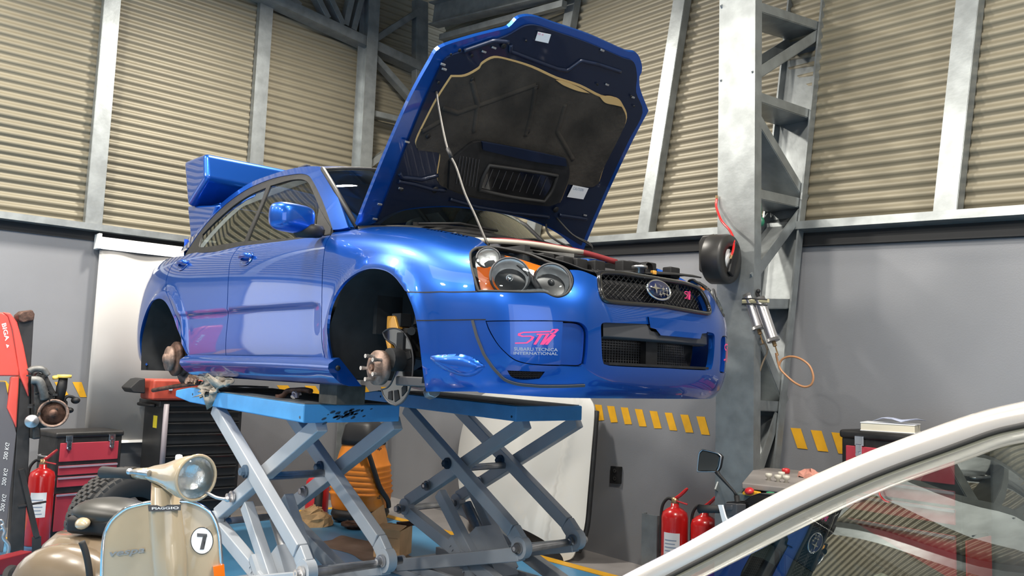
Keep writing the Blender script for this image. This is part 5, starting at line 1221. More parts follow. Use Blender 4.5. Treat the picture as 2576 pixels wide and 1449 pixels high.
# centre spine
bm = bm_new()
cl_, cr_ = [resolve(shield, [(u, v) for u, v in L]) for L in (((377, 1275), (379, 1320), (382, 1380), (388, 1450), (395, 1600)), ((456, 1272), (462, 1320), (468, 1380), (470, 1450), (470, 1600)))]
rows = []
for (a0, b0), (a1, b1) in zip(cl_, cr_): rows.append([shield.P(a0 + (a1 - a0) * s, b0 + (b1 - b0) * s) + shield.N(a0 + (a1 - a0) * s, b0 + (b1 - b0) * s) * h for s, h in ((0, -.002), (.03, .016), (.3, .028), (.7, .028), (.97, .012), (1, -.002))])
sheet(bm, [list(r) for r in zip(*[catmull(c, 6) for c in zip(*rows)])]); link('horn_cover', bm, SC, sct)
bp2 = panel('name_badge', shield, [(385, 1272), (453, 1270), (454, 1284), (386, 1287)], M['grey_plastic'], sct, off=.032, flange=.006, step=.02, smooth=False)
bm = bm_new(); V, Fs = text_tris('PIAGGIO', 0, .02); decal(bm, shield, V, Fs, [(392, 1283), (447, 1281), (447, 1275), (392, 1277)], .0335); link('badge_lettering', bm, M['paper'], bp2, recalc=False)
bm = bm_new(); V, Fs = text_tris('vespa', .25, .025); decal(bm, shield, V, Fs, [(277, 1405), (366, 1394), (366, 1378), (277, 1389)], .004); link('script_lettering', bm, M['rust_pale'] if False else mat('script_dull', (.30, .29, .28), .35, .4), sct, recalc=False)
nd = panel('number_roundel', shield, [(508 + 28 * math.cos(a), 1360 + 33.5 * math.sin(a)) for a in np.linspace(0, 2 * math.pi, 28, endpoint=False)], M['white'], sct, off=.002, flange=.001, step=.02)
bm = bm_new(); tube(bm, [shield.P(*shield.inv(508 + 28 * math.cos(a), 1360 + 33.5 * math.sin(a))) + shield.N(*shield.inv(508, 1360)) * .002 for a in np.linspace(0, 2 * math.pi, 36, endpoint=False)], .0014, 4, closed=True)
for q in ([(496, 1341), (521, 1343), (521, 1351), (496, 1350)], [(511, 1347), (521, 1346), (513, 1382), (503, 1382)]): decal(bm, shield, [(0, 0), (1, 0), (1, 1), (0, 1)], [(0, 1, 2, 3)], q, .0035)
link('number_print', bm, M['gloss_black'], nd, recalc=False)
pl = panel('side_indicator', shield, [(535, 1424), (562, 1418), (566, 1470), (540, 1470)], M['amber'], sct, off=.015, flange=.03, step=.02, smooth=False)
# headset: lamp, bar, grip, lever
hd_c = EYE + 2.66 * ray(492, 1202); hax = np.array([.93, .28, -.12]); hax /= np.linalg.norm(hax); back = EYE + 2.82 * ray(385, 1192)
bm = bm_new(); ax_ = hd_c - back; L_ = np.linalg.norm(ax_); ux = ax_ / L_
def ring(c, n, r, ry=None):
    x, y, z = [np.array(q) for q in basis(n)]; ry = ry or r
    return [c + x * r * math.cos(a) + y * ry * math.sin(a) for a in np.linspace(0, 2 * math.pi, 28, endpoint=False)]
lampn = np.array([.95, .20, -.02]); lampn /= np.linalg.norm(lampn)
rows = [ring(back - ux * .02, ux, .022), ring(back + ux * .02, ux, .028, .03)]
for s, r in ((.35, .040), (.6, .056), (.8, .068), (.95, .072)): n = ux * (1 - s) + lampn * s; n /= np.linalg.norm(n); rows.append(ring(back + ux * L_ * s, n, r))
rows.append(ring(hd_c, lampn, .072)); sheet(bm, rows, close=True); hs = link('headset', bm, SC, sct)
bm = bm_new(); tube(bm, ring(hd_c + lampn * .002, lampn, .070), .006, 8, closed=True); link('headlamp_rim', bm, SC, hs)
bm = bm_new(); lathe(bm, [(.066, .004), (.05, .014), (.025, .019), (0, .020)], hd_c, lampn, 28); hlm = link('headlamp_glass', bm, M['lens'], hs)
bm = bm_new(); lathe(bm, [(.066, .0), (.055, -.02), (.03, -.035), (0, -.04)], hd_c, lampn, 28); link('headlamp_bowl', bm, mat('scooter_reflector', (.85, .85, .84), .25, .8, bump=.2, bscale=60), hlm)
bm = bm_new(); g0, g1 = EYE + 2.92 * ray(258, 1188), EYE + 2.86 * ray(338, 1191); tube(bm, [g0, g0 * .5 + g1 * .5, g1], [.021, .018, .02], 14); link('grip', bm, M['rubber'], hs)
bm = bm_new(); tube(bm, [g1, back], [.017, .022], 12); link('bar', bm, SC, hs)
bm = bm_new(); a = EYE + 2.80 * ray(326, 1186); b = EYE + 2.76 * ray(376, 1191); tube(bm, [a, b], [.007, .011], 8); ball(bm, a, .011); link('clutch_lever', bm, M['steel'], hs)
bm = bm_new(); a = EYE + 2.66 * ray(518, 1238); b = EYE + 2.62 * ray(572, 1256); tube(bm, catmull([a, EYE + 2.63 * ray(545, 1252), b], 4), .005, 8); ball(bm, b, .009); link('brake_lever', bm, M['steel'], hs)
bm = bm_new(); box(bm, EYE + 2.72 * ray(450, 1152), (.022, .02, .022)); link('master_cap', bm, M['paper'], hs, bevel=.006)
bm = bm_new(); cyl(bm, EYE + 2.80 * ray(413, 1210), EYE + 2.84 * ray(420, 1275), .040, 20, .052); link('steering_head', bm, SC, sct)
# seat and rear body
bm = bm_new(); bdir = np.array([-.62, -.42, 0]); bdir /= np.linalg.norm(bdir)
sc_ = EYE + 3.30 * ray(283, 1289); Rz = Matrix.Rotation(math.atan2(bdir[1], bdir[0]), 3, 'Z')
ball(bm, sc_, .165, .115, .058, 24, R=Rz); link('saddle', bm, mat('saddle_black', (.022, .021, .018), .42), sct)
bm = bm_new(); box(bm, EYE + 3.28 * ray(262, 1316), (.22, .17, .07), R=Rz); link('saddle_base', bm, M['black'], sct, bevel=.02)
bm = bm_new(); rows = []
c0 = EYE + 3.30 * ray(262, 1345); c1 = EYE + 3.2 * ray(250, 1600)
for s, rx, ry in ((-.02, .02, .02), (0, .20, .12), (.12, .25, .16), (.5, .30, .18), (1, .30, .18)):
    c = c0 + (c1 - c0) * s; rows.append([c + np.array(Rz @ Vector((rx * math.cos(a), ry * math.sin(a), 0))) for a in np.linspace(0, 2 * math.pi, 32, endpoint=False)])
sheet(bm, rows, close=True); link('rear_body', bm, SC2, sct)
bm = bm_new(); cw = EYE + 3.15 * ray(172, 1480); ball(bm, cw, .25, .10, .165, 28, R=Rz); link('side_cowl', bm, SC2, sct)
bm = bm_new(); tube(bm, catmull([EYE + 3.04 * ray(u, v) for u, v in ((205, 1362), (214, 1385), (222, 1420), (228, 1470))], 4), .012, 8); link('rubber_strap', bm, M['rubber'], sct)
bm = bm_new(); ball(bm, EYE + 3.2 * ray(208, 1316), .05, .028, .02, R=Matrix.Rotation(.6, 3, 'X')); link('seat_hook', bm, SC, sct)
# hidden lower half: floor board, wheels, mudguard
fb = np.array([sp[0], sp[1], 0]); rd = np.array([sc_[0], sc_[1], 0])
bm = bm_new(); beam(bm, fb + [0, 0, .22], rd + [0, 0, .22], .34, .05); link('floor_board', bm, SC2, sct, bevel=.015)
for c in (fb + sn * np.array([1, 1, 0]) * .12, rd + bdir * .18):
    bm = bm_new(); lathe(bm, [(.06, -.03), (.13, -.045), (.21, -.045), (.23, 0), (.21, .045), (.13, .045), (.06, .03)], c + [0, 0, .23], np.cross(bdir, [0, 0, 1]), 30); link('wheel', bm, M['rubber'], sct)
bm = bm_new(); ball(bm, fb + sn * np.array([1, 1, 0]) * .12 + [0, 0, .36], .26, .09, .16, 20, R=Rz); link('mudguard', bm, SC, sct)
# ------------------------------------------------------------------ things on the floor under the lifts
t = thing('vacuum_cleaner', 'orange barrel vacuum cleaner with black lid standing behind the near lift', 'vacuum cleaner', (-3.44, 1.31, 0)); vx = np.array([-3.44, 1.31, 0])
M['vac_orange'] = mat('vacuum_orange', (.74, .23, .025), .42, var=.06, scale=6); M['vac_black'] = mat('vacuum_black', (.02, .02, .022), .5)
def sq_ring(c, r, n=36, e=.55, rz=.5):
    out = []
    for a in np.linspace(0, 2 * math.pi, n, endpoint=False):
        x, y = math.copysign(abs(math.cos(a)) ** e, math.cos(a)) * r, math.copysign(abs(math.sin(a)) ** e, math.sin(a)) * r
        out.append(c + np.array([x * math.cos(rz) - y * math.sin(rz), x * math.sin(rz) + y * math.cos(rz), 0]))
    return out
bm = bm_new(); zz = [.11, .12, .16, .20]; rr = [.20, .215, .225, .23]
for k in range(6): z = .24 + k * .045; zz += [z, z + .018, z + .030]; rr += [.235 - k * .004, .248 - k * .005, .236 - k * .004]
zz += [.53, .60, .67]; rr += [.20, .185, .165]
sheet(bm, [sq_ring(vx + [0, 0, z], r) for z, r in zip(zz, rr)], close=True); link('drum', bm, M['vac_orange'], t)
bm = bm_new(); sheet(bm, [sq_ring(vx + [0, 0, z], r) for z, r in ((.67, .01), (.67, .172), (.72, .172), (.84, .15), (.88, .10), (.88, .01))], close=True); link('motor_head', bm, M['vac_black'], t)
bm = bm_new(); sheet(bm, [sq_ring(vx + [0, 0, z], r) for z, r in ((.02, .01), (.02, .20), (.07, .225), (.115, .215), (.115, .01))], close=True); link('base', bm, M['vac_black'], t)
for a in range(4):
    bm = bm_new(); c = vx + [.2 * math.cos(a * 1.57 + .5), .2 * math.sin(a * 1.57 + .5), .025]; ball(bm, c, .025); link('castor', bm, M['rubber'], t)
hx = at_x(914, 1138, -3.25); bm = bm_new(); cyl(bm, hx + [-.08, 0, 0], hx + [.02, -.0, 0], .035, 18); hp = [hx + [.02, 0, 0], at_x(925, 1136, -3.18), at_x(940, 1180, -3.16), at_x(955, 1225, -3.16), at_x(975, 1258, -3.18), at_x(978, 1275, -3.2)]; tube(bm, catmull(hp, 6), .022, 10); link('hose', bm, M['vac_black'], t)
def vac_text(txt, q, sh=0):
    bm = bm_new(); p0 = at_x(*q[0], -3.20); V, Fs = text_tris(txt, sh, .03)
    bl, br, tr, tl = [at_plane(u, v, vx + np.array([.250, -.02, 0]) + np.array([0, 0, 0]), (.88, -.48, .0)) for u, v in q]
    vs = [bm.verts.new([float(c) for c in (bl * (1 - a) + br * a) * (1 - b) + (tl * (1 - a) + tr * a) * b]) for a, b in V]
    for f in Fs:
        try: bm.faces.new([vs[i] for i in f])
        except ValueError: pass
    link('lettering', bm, M['vac_black'], t, recalc=False)
vac_text('Wap', [(938, 1136), (960, 1134), (960, 1124), (938, 1126)], .3); vac_text('2002', [(931, 1257), (957, 1255), (957, 1245), (931, 1247)]); vac_text('turbo', [(906, 1258), (928, 1257), (928, 1248), (906, 1249)], .2)
bm = bm_new(); pc = at_z(789, 1320, .0); rows = []
for i in range(9):
    th = math.pi / 2 * i / 8; rows.append([pc + np.array([(.13 * math.cos(a) + .04 * math.cos(2 * a)) * math.cos(th), .19 * math.sin(a) * math.cos(th), .11 * math.sin(th) * (1 + .5 * math.cos(a + .6))]) + np.array([random.uniform(-.016, .016), random.uniform(-.016, .016), random.uniform(0, .018)]) for a in np.linspace(0, 2 * math.pi, 22, endpoint=False)])
sheet(bm, rows, close=True, smooth=False); c = pc + [-.02, .04, .09]; lathe(bm, [(.025, 0), (.035, .03), (.04, .05), (.015, .055)], c, (0, 0, 1), 9, smooth=False); tag(link('paper_bag', bm, mat('kraft_paper', (.60, .38, .19), .85, var=.12, scale=20)), 'crumpled brown paper bag on the blue floor behind the near lift', 'bag')
t = thing('brake_disc', 'rusty brake disc lying on the blue floor beside the paper bag', 'brake disc', at_z(892, 1330, 0)); dcx = at_z(892, 1330, 0)
bm = bm_new(); lathe(bm, [(.05, .03), (.115, .03), (.115, .05), (.05, .05), (.05, .03)], dcx, (0, 0, 1), 36); link('friction_ring', bm, M['rust'], t)
bm = bm_new(); lathe(bm, [(.065, .03), (.065, -.0), (.03, .0), (.03, .01), (.055, .03)], dcx, (0, 0, 1), 30); link('hat', bm, M['rust'], t)
M['card'] = mat('cardboard', (.66, .41, .215), .85, var=.08, scale=10); M['card_tape'] = mat('card_tape', (.48, .27, .12), .45)
t = thing('cardboard_box', 'open cardboard box on the blue floor beside the far lift', 'box', (-2.1, .85, 0))
k0, k1, k2 = at_z(1002, 1410, 0), at_z(952, 1404, 0), at_z(1046, 1383, 0); e1 = k1 - k0; e2 = k2 - k0; e1 = e1 / np.linalg.norm(e1) * .20; e2 = e2 / np.linalg.norm(e2) * .26; hz = np.array([0, 0, .20]); th = .006
for nm, o, a in (('front_wall', k0, e1), ('side_wall', k0, e2), ('back_wall', k0 + e2, e1), ('end_wall', k0 + e1, e2)):
    bm = bm_new(); nrm = np.cross(a, hz); nrm = nrm / np.linalg.norm(nrm) * th; prism(bm, [o, o + a, o + a + hz, o + hz], nrm); w_ = link(nm, bm, M['card'], t)
    if nm == 'front_wall':
        bm = bm_new()
        for z0, z1 in ((.145, .15), (.055, .06)): prism(bm, [o + a * .06 + hz * z0 / .2 - nrm * .1, o + a * .97 + hz * z0 / .2 - nrm * .1, o + a * .97 + hz * z1 / .2 - nrm * .1, o + a * .06 + hz * z1 / .2 - nrm * .1], -nrm * .1)
        link('print_line', bm, M['card_tape'], w_)
bm = bm_new(); prism(bm, [k0, k0 + e1, k0 + e1 + e2, k0 + e2], (0, 0, .006)); link('bottom', bm, M['card'], t)
bm = bm_new(); prism(bm, [k0 + hz, k0 + e1 + hz, k0 + e1 + hz + e2 * .62 + [0, 0, .012], k0 + hz + e2 * .55 + [0, 0, .012]], (0, 0, th)); link('flap', bm, M['card'], t)
bm = bm_new(); prism(bm, [k0 + hz + e1, k0 + hz + e1 + e2, k0 + hz + e1 * 1.2 + e2 + [0, 0, .13], k0 + hz + e1 * 1.2 + [0, 0, .10]], e1 * .03); link('flap', bm, M['card'], t)
bm = bm_new(); beam(bm, k0 + hz * 1.05 + e1 * .5 + e2 * .75, k0 + hz * 1.1 + e2 * 1.1 - e1 * .3, .03, .03); tag(link('spanner_bar', bm, M['rust']), 'dark steel bar lying across the open cardboard box', 'bar')
# red jug and dark parts far behind the near lift
bm = bm_new(); c = at_x(797, 1262, -3.9); c[2] = 0; lathe(bm, [(0, 0), (.10, 0), (.105, .02), (.105, .30), (.06, .36), (.03, .37), (0, .37)], c, (0, 0, 1), 20); tag(link('red_canister', bm, M['red']), 'dark red canister standing behind the near lift beside the vacuum cleaner', 'canister')
bm = bm_new(); tube(bm, catmull([at_x(806, 1190, -3.8), at_x(803, 1230, -3.75), at_x(800, 1275, -3.7), (at_x(800, 1300, -3.7)[0], at_x(800, 1300, -3.7)[1], .03)], 5), .035, 10); tag(link('black_hose', bm, M['rubber']), 'thick black hose standing in front of the dark red canister', 'hose')
# white bonnet leaning on the right wall
wb0 = at_z(1417, 1412, .0); wbn = np.array([.02, -1, .27]); wbn /= np.linalg.norm(wbn); wba = np.array([1, 0, .02]); wba -= wbn * (wba @ wbn); wba /= np.linalg.norm(wba); wbb = np.cross(wba, wbn); wbb = wbb if wbb[2] > 0 else -wbb
wsk = PlaneSkin(wb0, wba, wbb, wbn, lambda a, b: .10 - .22 * (a + .55) ** 2 + .020 * np.exp(-((a + .12) / .03) ** 2) - .12 * np.clip((a - .06) / .2, 0, 1) ** 2 - .06 * (b - .6) ** 2, 1.); _n = wsk.N(np.array(0.), np.array(.5)); wsk.sgn = 1. if _n @ wbn > 0 else -1.
t = thing('white_bonnet', 'white car bonnet leaning against the right wall behind the far lift', 'car bonnet', wb0)
panel('bonnet_skin', wsk, [(1466, 985), (1485, 1003), (1495, 1029), (1488, 1129), (1478, 1247), (1469, 1331), (1447, 1388), (1437, 1405), (1418, 1412), (1414, 1400), (1402, 1386), (1363, 1356), (1302, 1325), (1228, 1298), (1170, 1275), (1152, 1200), (1154, 1125), (1167, 1061), (1185, 1015), (1230, 985), (1350, 975)], mat('white_bonnet_paint', (.66, .65, .61), .25, coat=.8), t, flange=.02, step=.04)
bm = bm_new(); pts = [wsk.P(*wsk.inv(u, v)) - wbn * .03 for u, v in ((1495, 1032), (1488, 1129), (1478, 1247), (1469, 1331), (1448, 1388))]; tube(bm, catmull(pts, 5), .02, 8); link('inner_edge', bm, M['dark'], t)
# ------------------------------------------------------------------ right side: along the wall and round the lattice column
extinguisher('red fire extinguisher with white label standing by the grey steel post', at_y(1697, 1350, 1.80) * [1, 1, 0], math.radians(25), .50, .088)
extinguisher('red fire extinguisher half hidden behind the lattice column', at_y(1772, 1350, 1.86) * [1, 1, 0], math.radians(10), .47, .088)
bm = bm_new(); c = at_y(1645, 1350, 1.88); post(bm, (c[0], c[1], 0), (c[0], c[1], .42), .13, .05, (0, -1, 0), (1, 0, 0)); tag(link('steel_post', bm, M['galv']), 'short galvanised steel post standing beside the fire extinguisher', 'post')
t = thing('wall_socket', 'black double power socket on the right wall', 'socket', on_wall(1551, 1194))
bm = bm_new(); prism(bm, [on_wall(u, v) for u, v in ((1540, 1172), (1566, 1174), (1564, 1217), (1538, 1215))], NB * .02); link('plate', bm, M['black'], t, bevel=.004)
for v in (1184, 1203): bm = bm_new(); c = on_wall(1552, v) + NB * .02; cyl(bm, c, c + NB * .006, .016, 14); link('outlet', bm, M['gloss_black'], t)
# hose reel on the column
t = thing('hose_reel', 'black air hose reel with red hose fixed to the lattice column', 'hose reel', (.2, 1.28, 2.05)); rcn = at_y(1830, 652, 1.24); ra = np.array([.97, .12, -.04]); ra /= np.linalg.norm(ra)
M['reel'] = mat('reel_black', (.022, .021, .020), .42, var=.15, scale=12)
bm = bm_new(); lathe(bm, [(.05, -.10), (.135, -.10), (.142, -.09), (.142, .005), (.135, .02), (.075, .024), (.07, .010), (.06, .010)], rcn, ra, 40); link('drum', bm, M['reel'], t)
bm = bm_new(); pts = [at_y(u, v, 1.26) for u, v in ((1756, 608), (1766, 592), (1794, 588), (1806, 596), (1804, 682), (1796, 696), (1772, 690), (1757, 682))]; prism(bm, pts, (-.02, .10, 0)); link('case', bm, M['reel'], t, bevel=.012)
bm = bm_new(); lathe(bm, [(0, .0), (.058, .004), (.058, .008), (0, .012)], rcn, ra, 24); link('hub_cover', bm, M['white'], t)
bm = bm_new(); box(bm, rcn + ra * .028 + [.0, .015, -.0], (.06, .02, .20), R=Matrix.Rotation(math.atan2(ra[1], ra[0]) + 1.57, 3, 'Z') @ Matrix.Rotation(.4, 3, 'Y')); link('arm', bm, M['black'], t, bevel=.008)
bm = bm_new(); box(bm, at_y(1776, 668, 1.24), (.03, .03, .03)); link('red_stop', bm, M['ext_red'], t, bevel=.004)
bm = bm_new(); pts = [at_y(u, v, y) for u, v, y in ((1803, 500, 1.385), (1802, 520, 1.37), (1815, 555, 1.34), (1836, 580, 1.30), (1846, 605, 1.28), (1844, 630, 1.24), (1840, 642, 1.20))]; tube(bm, catmull(pts, 6), .0075, 8); ho = link('red_hose', bm, M['ext_red'], t)
bm = bm_new(); cyl(bm, pts[0], at_y(1803, 492, 1.385), .008, 10); cyl(bm, pts[-1], at_y(1837, 650, 1.2), .008, 10); link('fitting', bm, M['brass'], ho)
# filter cylinders strapped to the column
t = thing('air_filter_pair', 'two silver cylinders strapped together on the lattice column with thin hoses', 'air filter', at_y(1905, 800, 1.42))
M['silver'] = mat('brushed_silver', (.62, .60, .60), .25, .85)
for k, ((ua, va), (ub, vb), y) in enumerate((((1884, 745), (1908, 826), 1.42), ((1911, 755), (1945, 856), 1.42))):
    bm = bm_new(); a, b = at_y(ua, va, y), at_y(ub, vb, y); cyl(bm, a, b, .031, 24); d = (b - a) / np.linalg.norm(b - a); cl2 = link('cylinder', bm, M['silver'], t, bevel=.003)
    bm = bm_new(); cyl(bm, b - d * .01, b + d * .006, .036, 24); cyl(bm, a - d * .012, a + d * .004, .033, 24); link('end_cap', bm, M['steel'], cl2)
    bm = bm_new(); cyl(bm, b, b + d * .035, .011, 10); cyl(bm, b + d * .03, b + d * .09, .004, 8); link('nozzle', bm, M['brass'], cl2)
    bm = bm_new(); cyl(bm, a - d * .012, a - d * .05, .010, 10); ball(bm, a - d * .055 + [.01, 0, .0], .013); link('inlet', bm, M['black'], cl2)
bm = bm_new(); beam(bm, at_y(1868, 759, 1.40), at_y(1934, 757, 1.40), .02, .022); link('strap', bm, mat('cream_strap', (.50, .45, .28), .6), t, bevel=.004)
bm = bm_new(); tube(bm, [at_y(u, v, 1.38) for u, v in ((1867, 765), (1890, 764), (1930, 768))], .004, 6); tube(bm, [at_y(u, v, 1.38) for u, v in ((1867, 752), (1890, 751), (1930, 754))], .004, 6); link('cable_tie', bm, M['rubber'], t)
bm = bm_new(); pts = [(1952, 888), (1956, 908), (1963, 928), (1975, 942), (1998, 962), (2022, 973), (2040, 968), (2046, 948), (2036, 920), (2012, 902), (1988, 897), (1968, 904), (1960, 920), (1965, 932)]; tube(bm, catmull([at_y(u, v, 1.50) for u, v in pts], 6), .0062, 8); link('amber_hose', bm, mat('amber_hose', (.42, .20, .09), .4), t)
bm = bm_new(); tube(bm, catmull([at_y(u, v, 1.47) for u, v in ((1912, 848), (1925, 866), (1930, 885), (1922, 905), (1916, 920), (1908, 945))], 6), .005, 8); tube(bm, catmull([at_y(u, v, 1.47) for u, v in ((1900, 885), (1908, 870), (1925, 865), (1933, 880))], 6), .004, 8); link('thin_hose', bm, mat('smoky_hose', (.20, .15, .10), .5), t)
bm = bm_new(); tube(bm, [at_y(1912, 505, 1.50), at_y(1914, 545, 1.50)], .007, 8); c = at_y(1914, 558, 1.50); ball(bm, c, .022, .022, .03); tag(link('green_valve', bm, mat('green_valve', (.015, .13, .07), .4)), 'small green valve hanging inside the lattice column above the ledge', 'valve')
# motorbike in front of the column: only its handlebar shows
t = thing('motorbike', 'dark motorbike handlebar and mirror beside the lattice column', 'motorbike', (.75, .6, 0)); YM = .60
bm = bm_new(); mpts = [(1755, 1186), (1756, 1172), (1760, 1140), (1769, 1131), (1805, 1140), (1815, 1148), (1810, 1175), (1804, 1186), (1796, 1186)]
mp = smooth_poly([(p[0], p[1]) for p in mpts]); P3 = [at_y(u, v, YM) for u, v in mp]; prism(bm, P3, (.006, .014, 0)); ms = link('mirror_shell', bm, M['black'], t, bevel=.006)
bm = bm_new(); c_ = sum(P3) / len(P3); prism(bm, [c_ + (p - c_) * .88 + [-.002, -.004, 0] for p in P3], (.002, .002, 0)); link('mirror_glass', bm, mat('dim_mirror', (.10, .11, .11), .08, .9), ms)
bm = bm_new(); tube(bm, [p + [-.0, -.003, 0] for p in P3], .0035, 6, closed=True); link('mirror_rim', bm, M['steel'], ms)
bm = bm_new(); tube(bm, [at_y(1803, 1186, YM), at_y(1808, 1194, YM), at_y(1846, 1236, YM), at_y(1853, 1248, YM)], [.012, .009, .006, .007], 8); cyl(bm, at_y(1853, 1246, YM), at_y(1855, 1262, YM), .013, 10); link('mirror_stem', bm, M['black'], t)
bm = bm_new(); tube(bm, [at_y(1760, 1280, YM), at_y(1768, 1280, YM), at_y(1818, 1281, YM)], [.022, .019, .018], 12); link('grip', bm, M['rubber'], t)
bm = bm_new(); prism(bm, [at_y(u, v, YM - .02) for u, v in ((1822, 1265), (1853, 1268), (1852, 1298), (1830, 1300), (1820, 1290))], (.02, .05, 0)); prism(bm, [at_y(u, v, YM - .026) for u, v in ((1824, 1272), (1840, 1271), (1839, 1285), (1823, 1285))], (.006, .012, 0)); link('switch_cluster', bm, M['grey_plastic'], t, bevel=.005)
bm = bm_new(); prism(bm, [at_y(u, v, YM + .04) for u, v in ((1818, 1262), (1870, 1258), (1886, 1246), (1905, 1240), (1960, 1246), (2060, 1270), (2060, 1330), (1860, 1330), (1850, 1300))], (.05, .10, 0)); link('headlamp_cowl', bm, M['gloss_black'], t, bevel=.012)
bm = bm_new(); prism(bm, [at_y(u, v, YM - .03) for u, v in ((1806, 1270), (1816, 1270), (1824, 1300), (1832, 1316), (1818, 1316))], (.004, .006, 0)); link('paper_tag', bm, M['paper'], t)
bm = bm_new(); mb = at_y(1960, 1290, YM + .06); beam(bm, mb, mb + [.7, -.1, -.25], .22, .22); beam(bm, mb, mb + [-.05, .1, -.45], .05, .05); link('tank_and_frame', bm, M['gloss_black'], t, bevel=.03)
for dx_ in (-.10, .95): bm = bm_new(); c = np.array([mb[0] + dx_, YM + .05, .28]); lathe(bm, [(.17, -.04), (.25, -.05), (.28, 0), (.25, .05), (.17, .04)], c, (.2, 1, 0), 30); link('wheel', bm, M['rubber'], t)
# balancing machine with weights on its tray
t = thing('balancing_machine', 'grey wheel balancer with flat tray and red stop button by the column', 'machine', (.85, 1.25, 0)); M['mach'] = mat('machine_green_grey', (.075, .095, .095), .5); M['tray'] = mat('machine_tray', (.22, .20, .19), .45, var=.1, scale=8)
zt = .855; tp = [at_z(u, v, zt) for u, v in ((1866, 1214), (1900, 1174), (2075, 1188), (2110, 1240))]
bm = bm_new(); prism(bm, tp, (0, 0, -.03)); link('tray', bm, M['tray'], t, bevel=.006)
bm = bm_new(); bl_ = [np.array([tp[0][0] - .03, tp[0][1] + .0, 0]), np.array([tp[1][0] + .02, tp[1][1] - .02, 0]), np.array([tp[2][0], tp[2][1] - .02, 0]), np.array([tp[3][0], tp[3][1], 0])]; prism(bm, bl_, (0, 0, zt - .05)); link('cabinet', bm, M['mach'], t, bevel=.01)
q = at_y(1889, 1246, tp[0][1] - .015); bm = bm_new(); prism(bm, [at_y(u, v, tp[0][1] - .02) for u, v in ((1866, 1240), (1874, 1232), (1906, 1238), (1908, 1244), (1888, 1248), (1868, 1245))], (0, .03, 0)); bx_ = link('switch_box', bm, M['yellow'], t, bevel=.004)
bm = bm_new(); c = at_y(1885, 1236, tp[0][1] - .03); lathe(bm, [(.010, -.012), (.020, -.008), (.024, .004), (.016, .014), (0, .016)], c, (0, -.4, 1), 18); link('stop_button', bm, M['red'], bx_)
bm = bm_new(); c = at_y(1938, 1243, tp[0][1] - .02); box(bm, c, (.03, .03, .02)); link('green_lamp', bm, mat('green_lamp', (.02, .30, .12), .3), t, bevel=.004)
kn = mat('ivory_knob', (.52, .49, .42), .4)
for k, (u, v) in enumerate(((1934, 1208), (1957, 1212), (1966, 1204), (1978, 1214))):
    bm = bm_new(); c = at_z(u, v, zt); lathe(bm, [(0, 0), (.010, 0), (.008, .012), (.017, .018), (.017, .034), (0, .036)], c, (0, 0, 1), 14)
    tag(link('ivory_knob', bm, kn), ('ivory knob nearest the column on the grey balancer tray', 'second ivory knob from the column on the grey balancer tray', 'ivory knob at the back of the grey balancer tray', 'ivory knob farthest from the column on the grey balancer tray')[k], 'knob', 'ivory knobs on the balancer tray')
bm = bm_new(); c = at_z(1977, 1191, zt); lathe(bm, [(0, 0), (.018, 0), (.022, .01), (.020, .026), (0, .03)], c, (0, 0, 1), 14); tag(link('red_knob', bm, M['red']), 'dark red knob standing at the back of the grey balancer tray', 'stopper')  # a red knob, loose at the back of the tray
bm = bm_new(); c = at_z(2038, 1202, zt)
rows = [[c + np.array([r * math.cos(a) * (1 + .3 * math.sin(3 * a + r * 60)), r * .8 * math.sin(a), h + .01 * math.sin(5 * a + h * 90)]) for a in np.linspace(0, 2 * math.pi, 16, endpoint=False)] for r, h in ((.055, .0), (.05, .02), (.03, .035), (.006, .04))]
sheet(bm, rows, close=True, smooth=False); tag(link('pink_cloth', bm, mat('pink_cloth', (.48, .22, .17), .9)), 'small crumpled pink cloth on the grey balancer tray', 'cloth')
# second red chest by the right wall, with books
cpos = np.array([1.18, 1.73, 0])
tool_chest('red and black tool chest against the right wall behind the silver car', (cpos[0], cpos[1], .32), math.radians(-4), .62)
bm = bm_new(); box(bm, (cpos[0] + .05, cpos[1], .155), (.7, .33, .31)); tag(link('low_bench', bm, M['cab_black'], bevel=.01), 'low black bench carrying the red chest at the right wall', 'bench')
t = thing('book', 'thick pale paperback lying on top of the chest at the right wall', 'book', (cpos[0] - .11, cpos[1], 1.109)); bc = np.array([cpos[0] - .11, cpos[1] - .02, 1.109])
bm = bm_new(); box(bm, bc + [0, 0, .022], (.26, .19, .036), .25); link('pages', bm, mat('book_pages', (.62, .58, .47), .8), t)
bm = bm_new(); box(bm, bc + [0, 0, .042], (.265, .195, .004), .25); box(bm, bc + [0, 0, .002], (.265, .195, .004), .25); link('cover', bm, M['paper'], t)
bm = bm_new(); rows = [[bc + np.array([-.07 + .05 * i + .01 * j, -.06 + .04 * j, .052 + .022 * abs(math.sin(i * 1.1 + .4 * j))]) for j in range(4)] for i in range(5)]; sheet(bm, rows, thick=.002); tag(link('leaflet', bm, mat('leaflet_blue', (.42, .46, .60), .5)), 'creased blue and white leaflet lying on the thick paperback', 'leaflet')
bm = bm_new(); box(bm, (cpos[0] + .08, cpos[1] - .182, 1.075), (.07, .004, .028), math.radians(-4)); tag(link('white_tag', bm, M['paper']), 'small white paper tag on the lid of the chest at the right wall', 'tag')
t = thing('steel_fittings', 'shiny metal fittings on the far end of the chest at the right wall', 'fittings', (cpos[0] + .3, cpos[1], 1.109))
for k in range(4): bm = bm_new(); ball(bm, np.array([cpos[0] + .14 + .045 * k, cpos[1] - .05 + .03 * (k % 2), 1.13]), .022); link('fitting', bm, M['steel'], t)
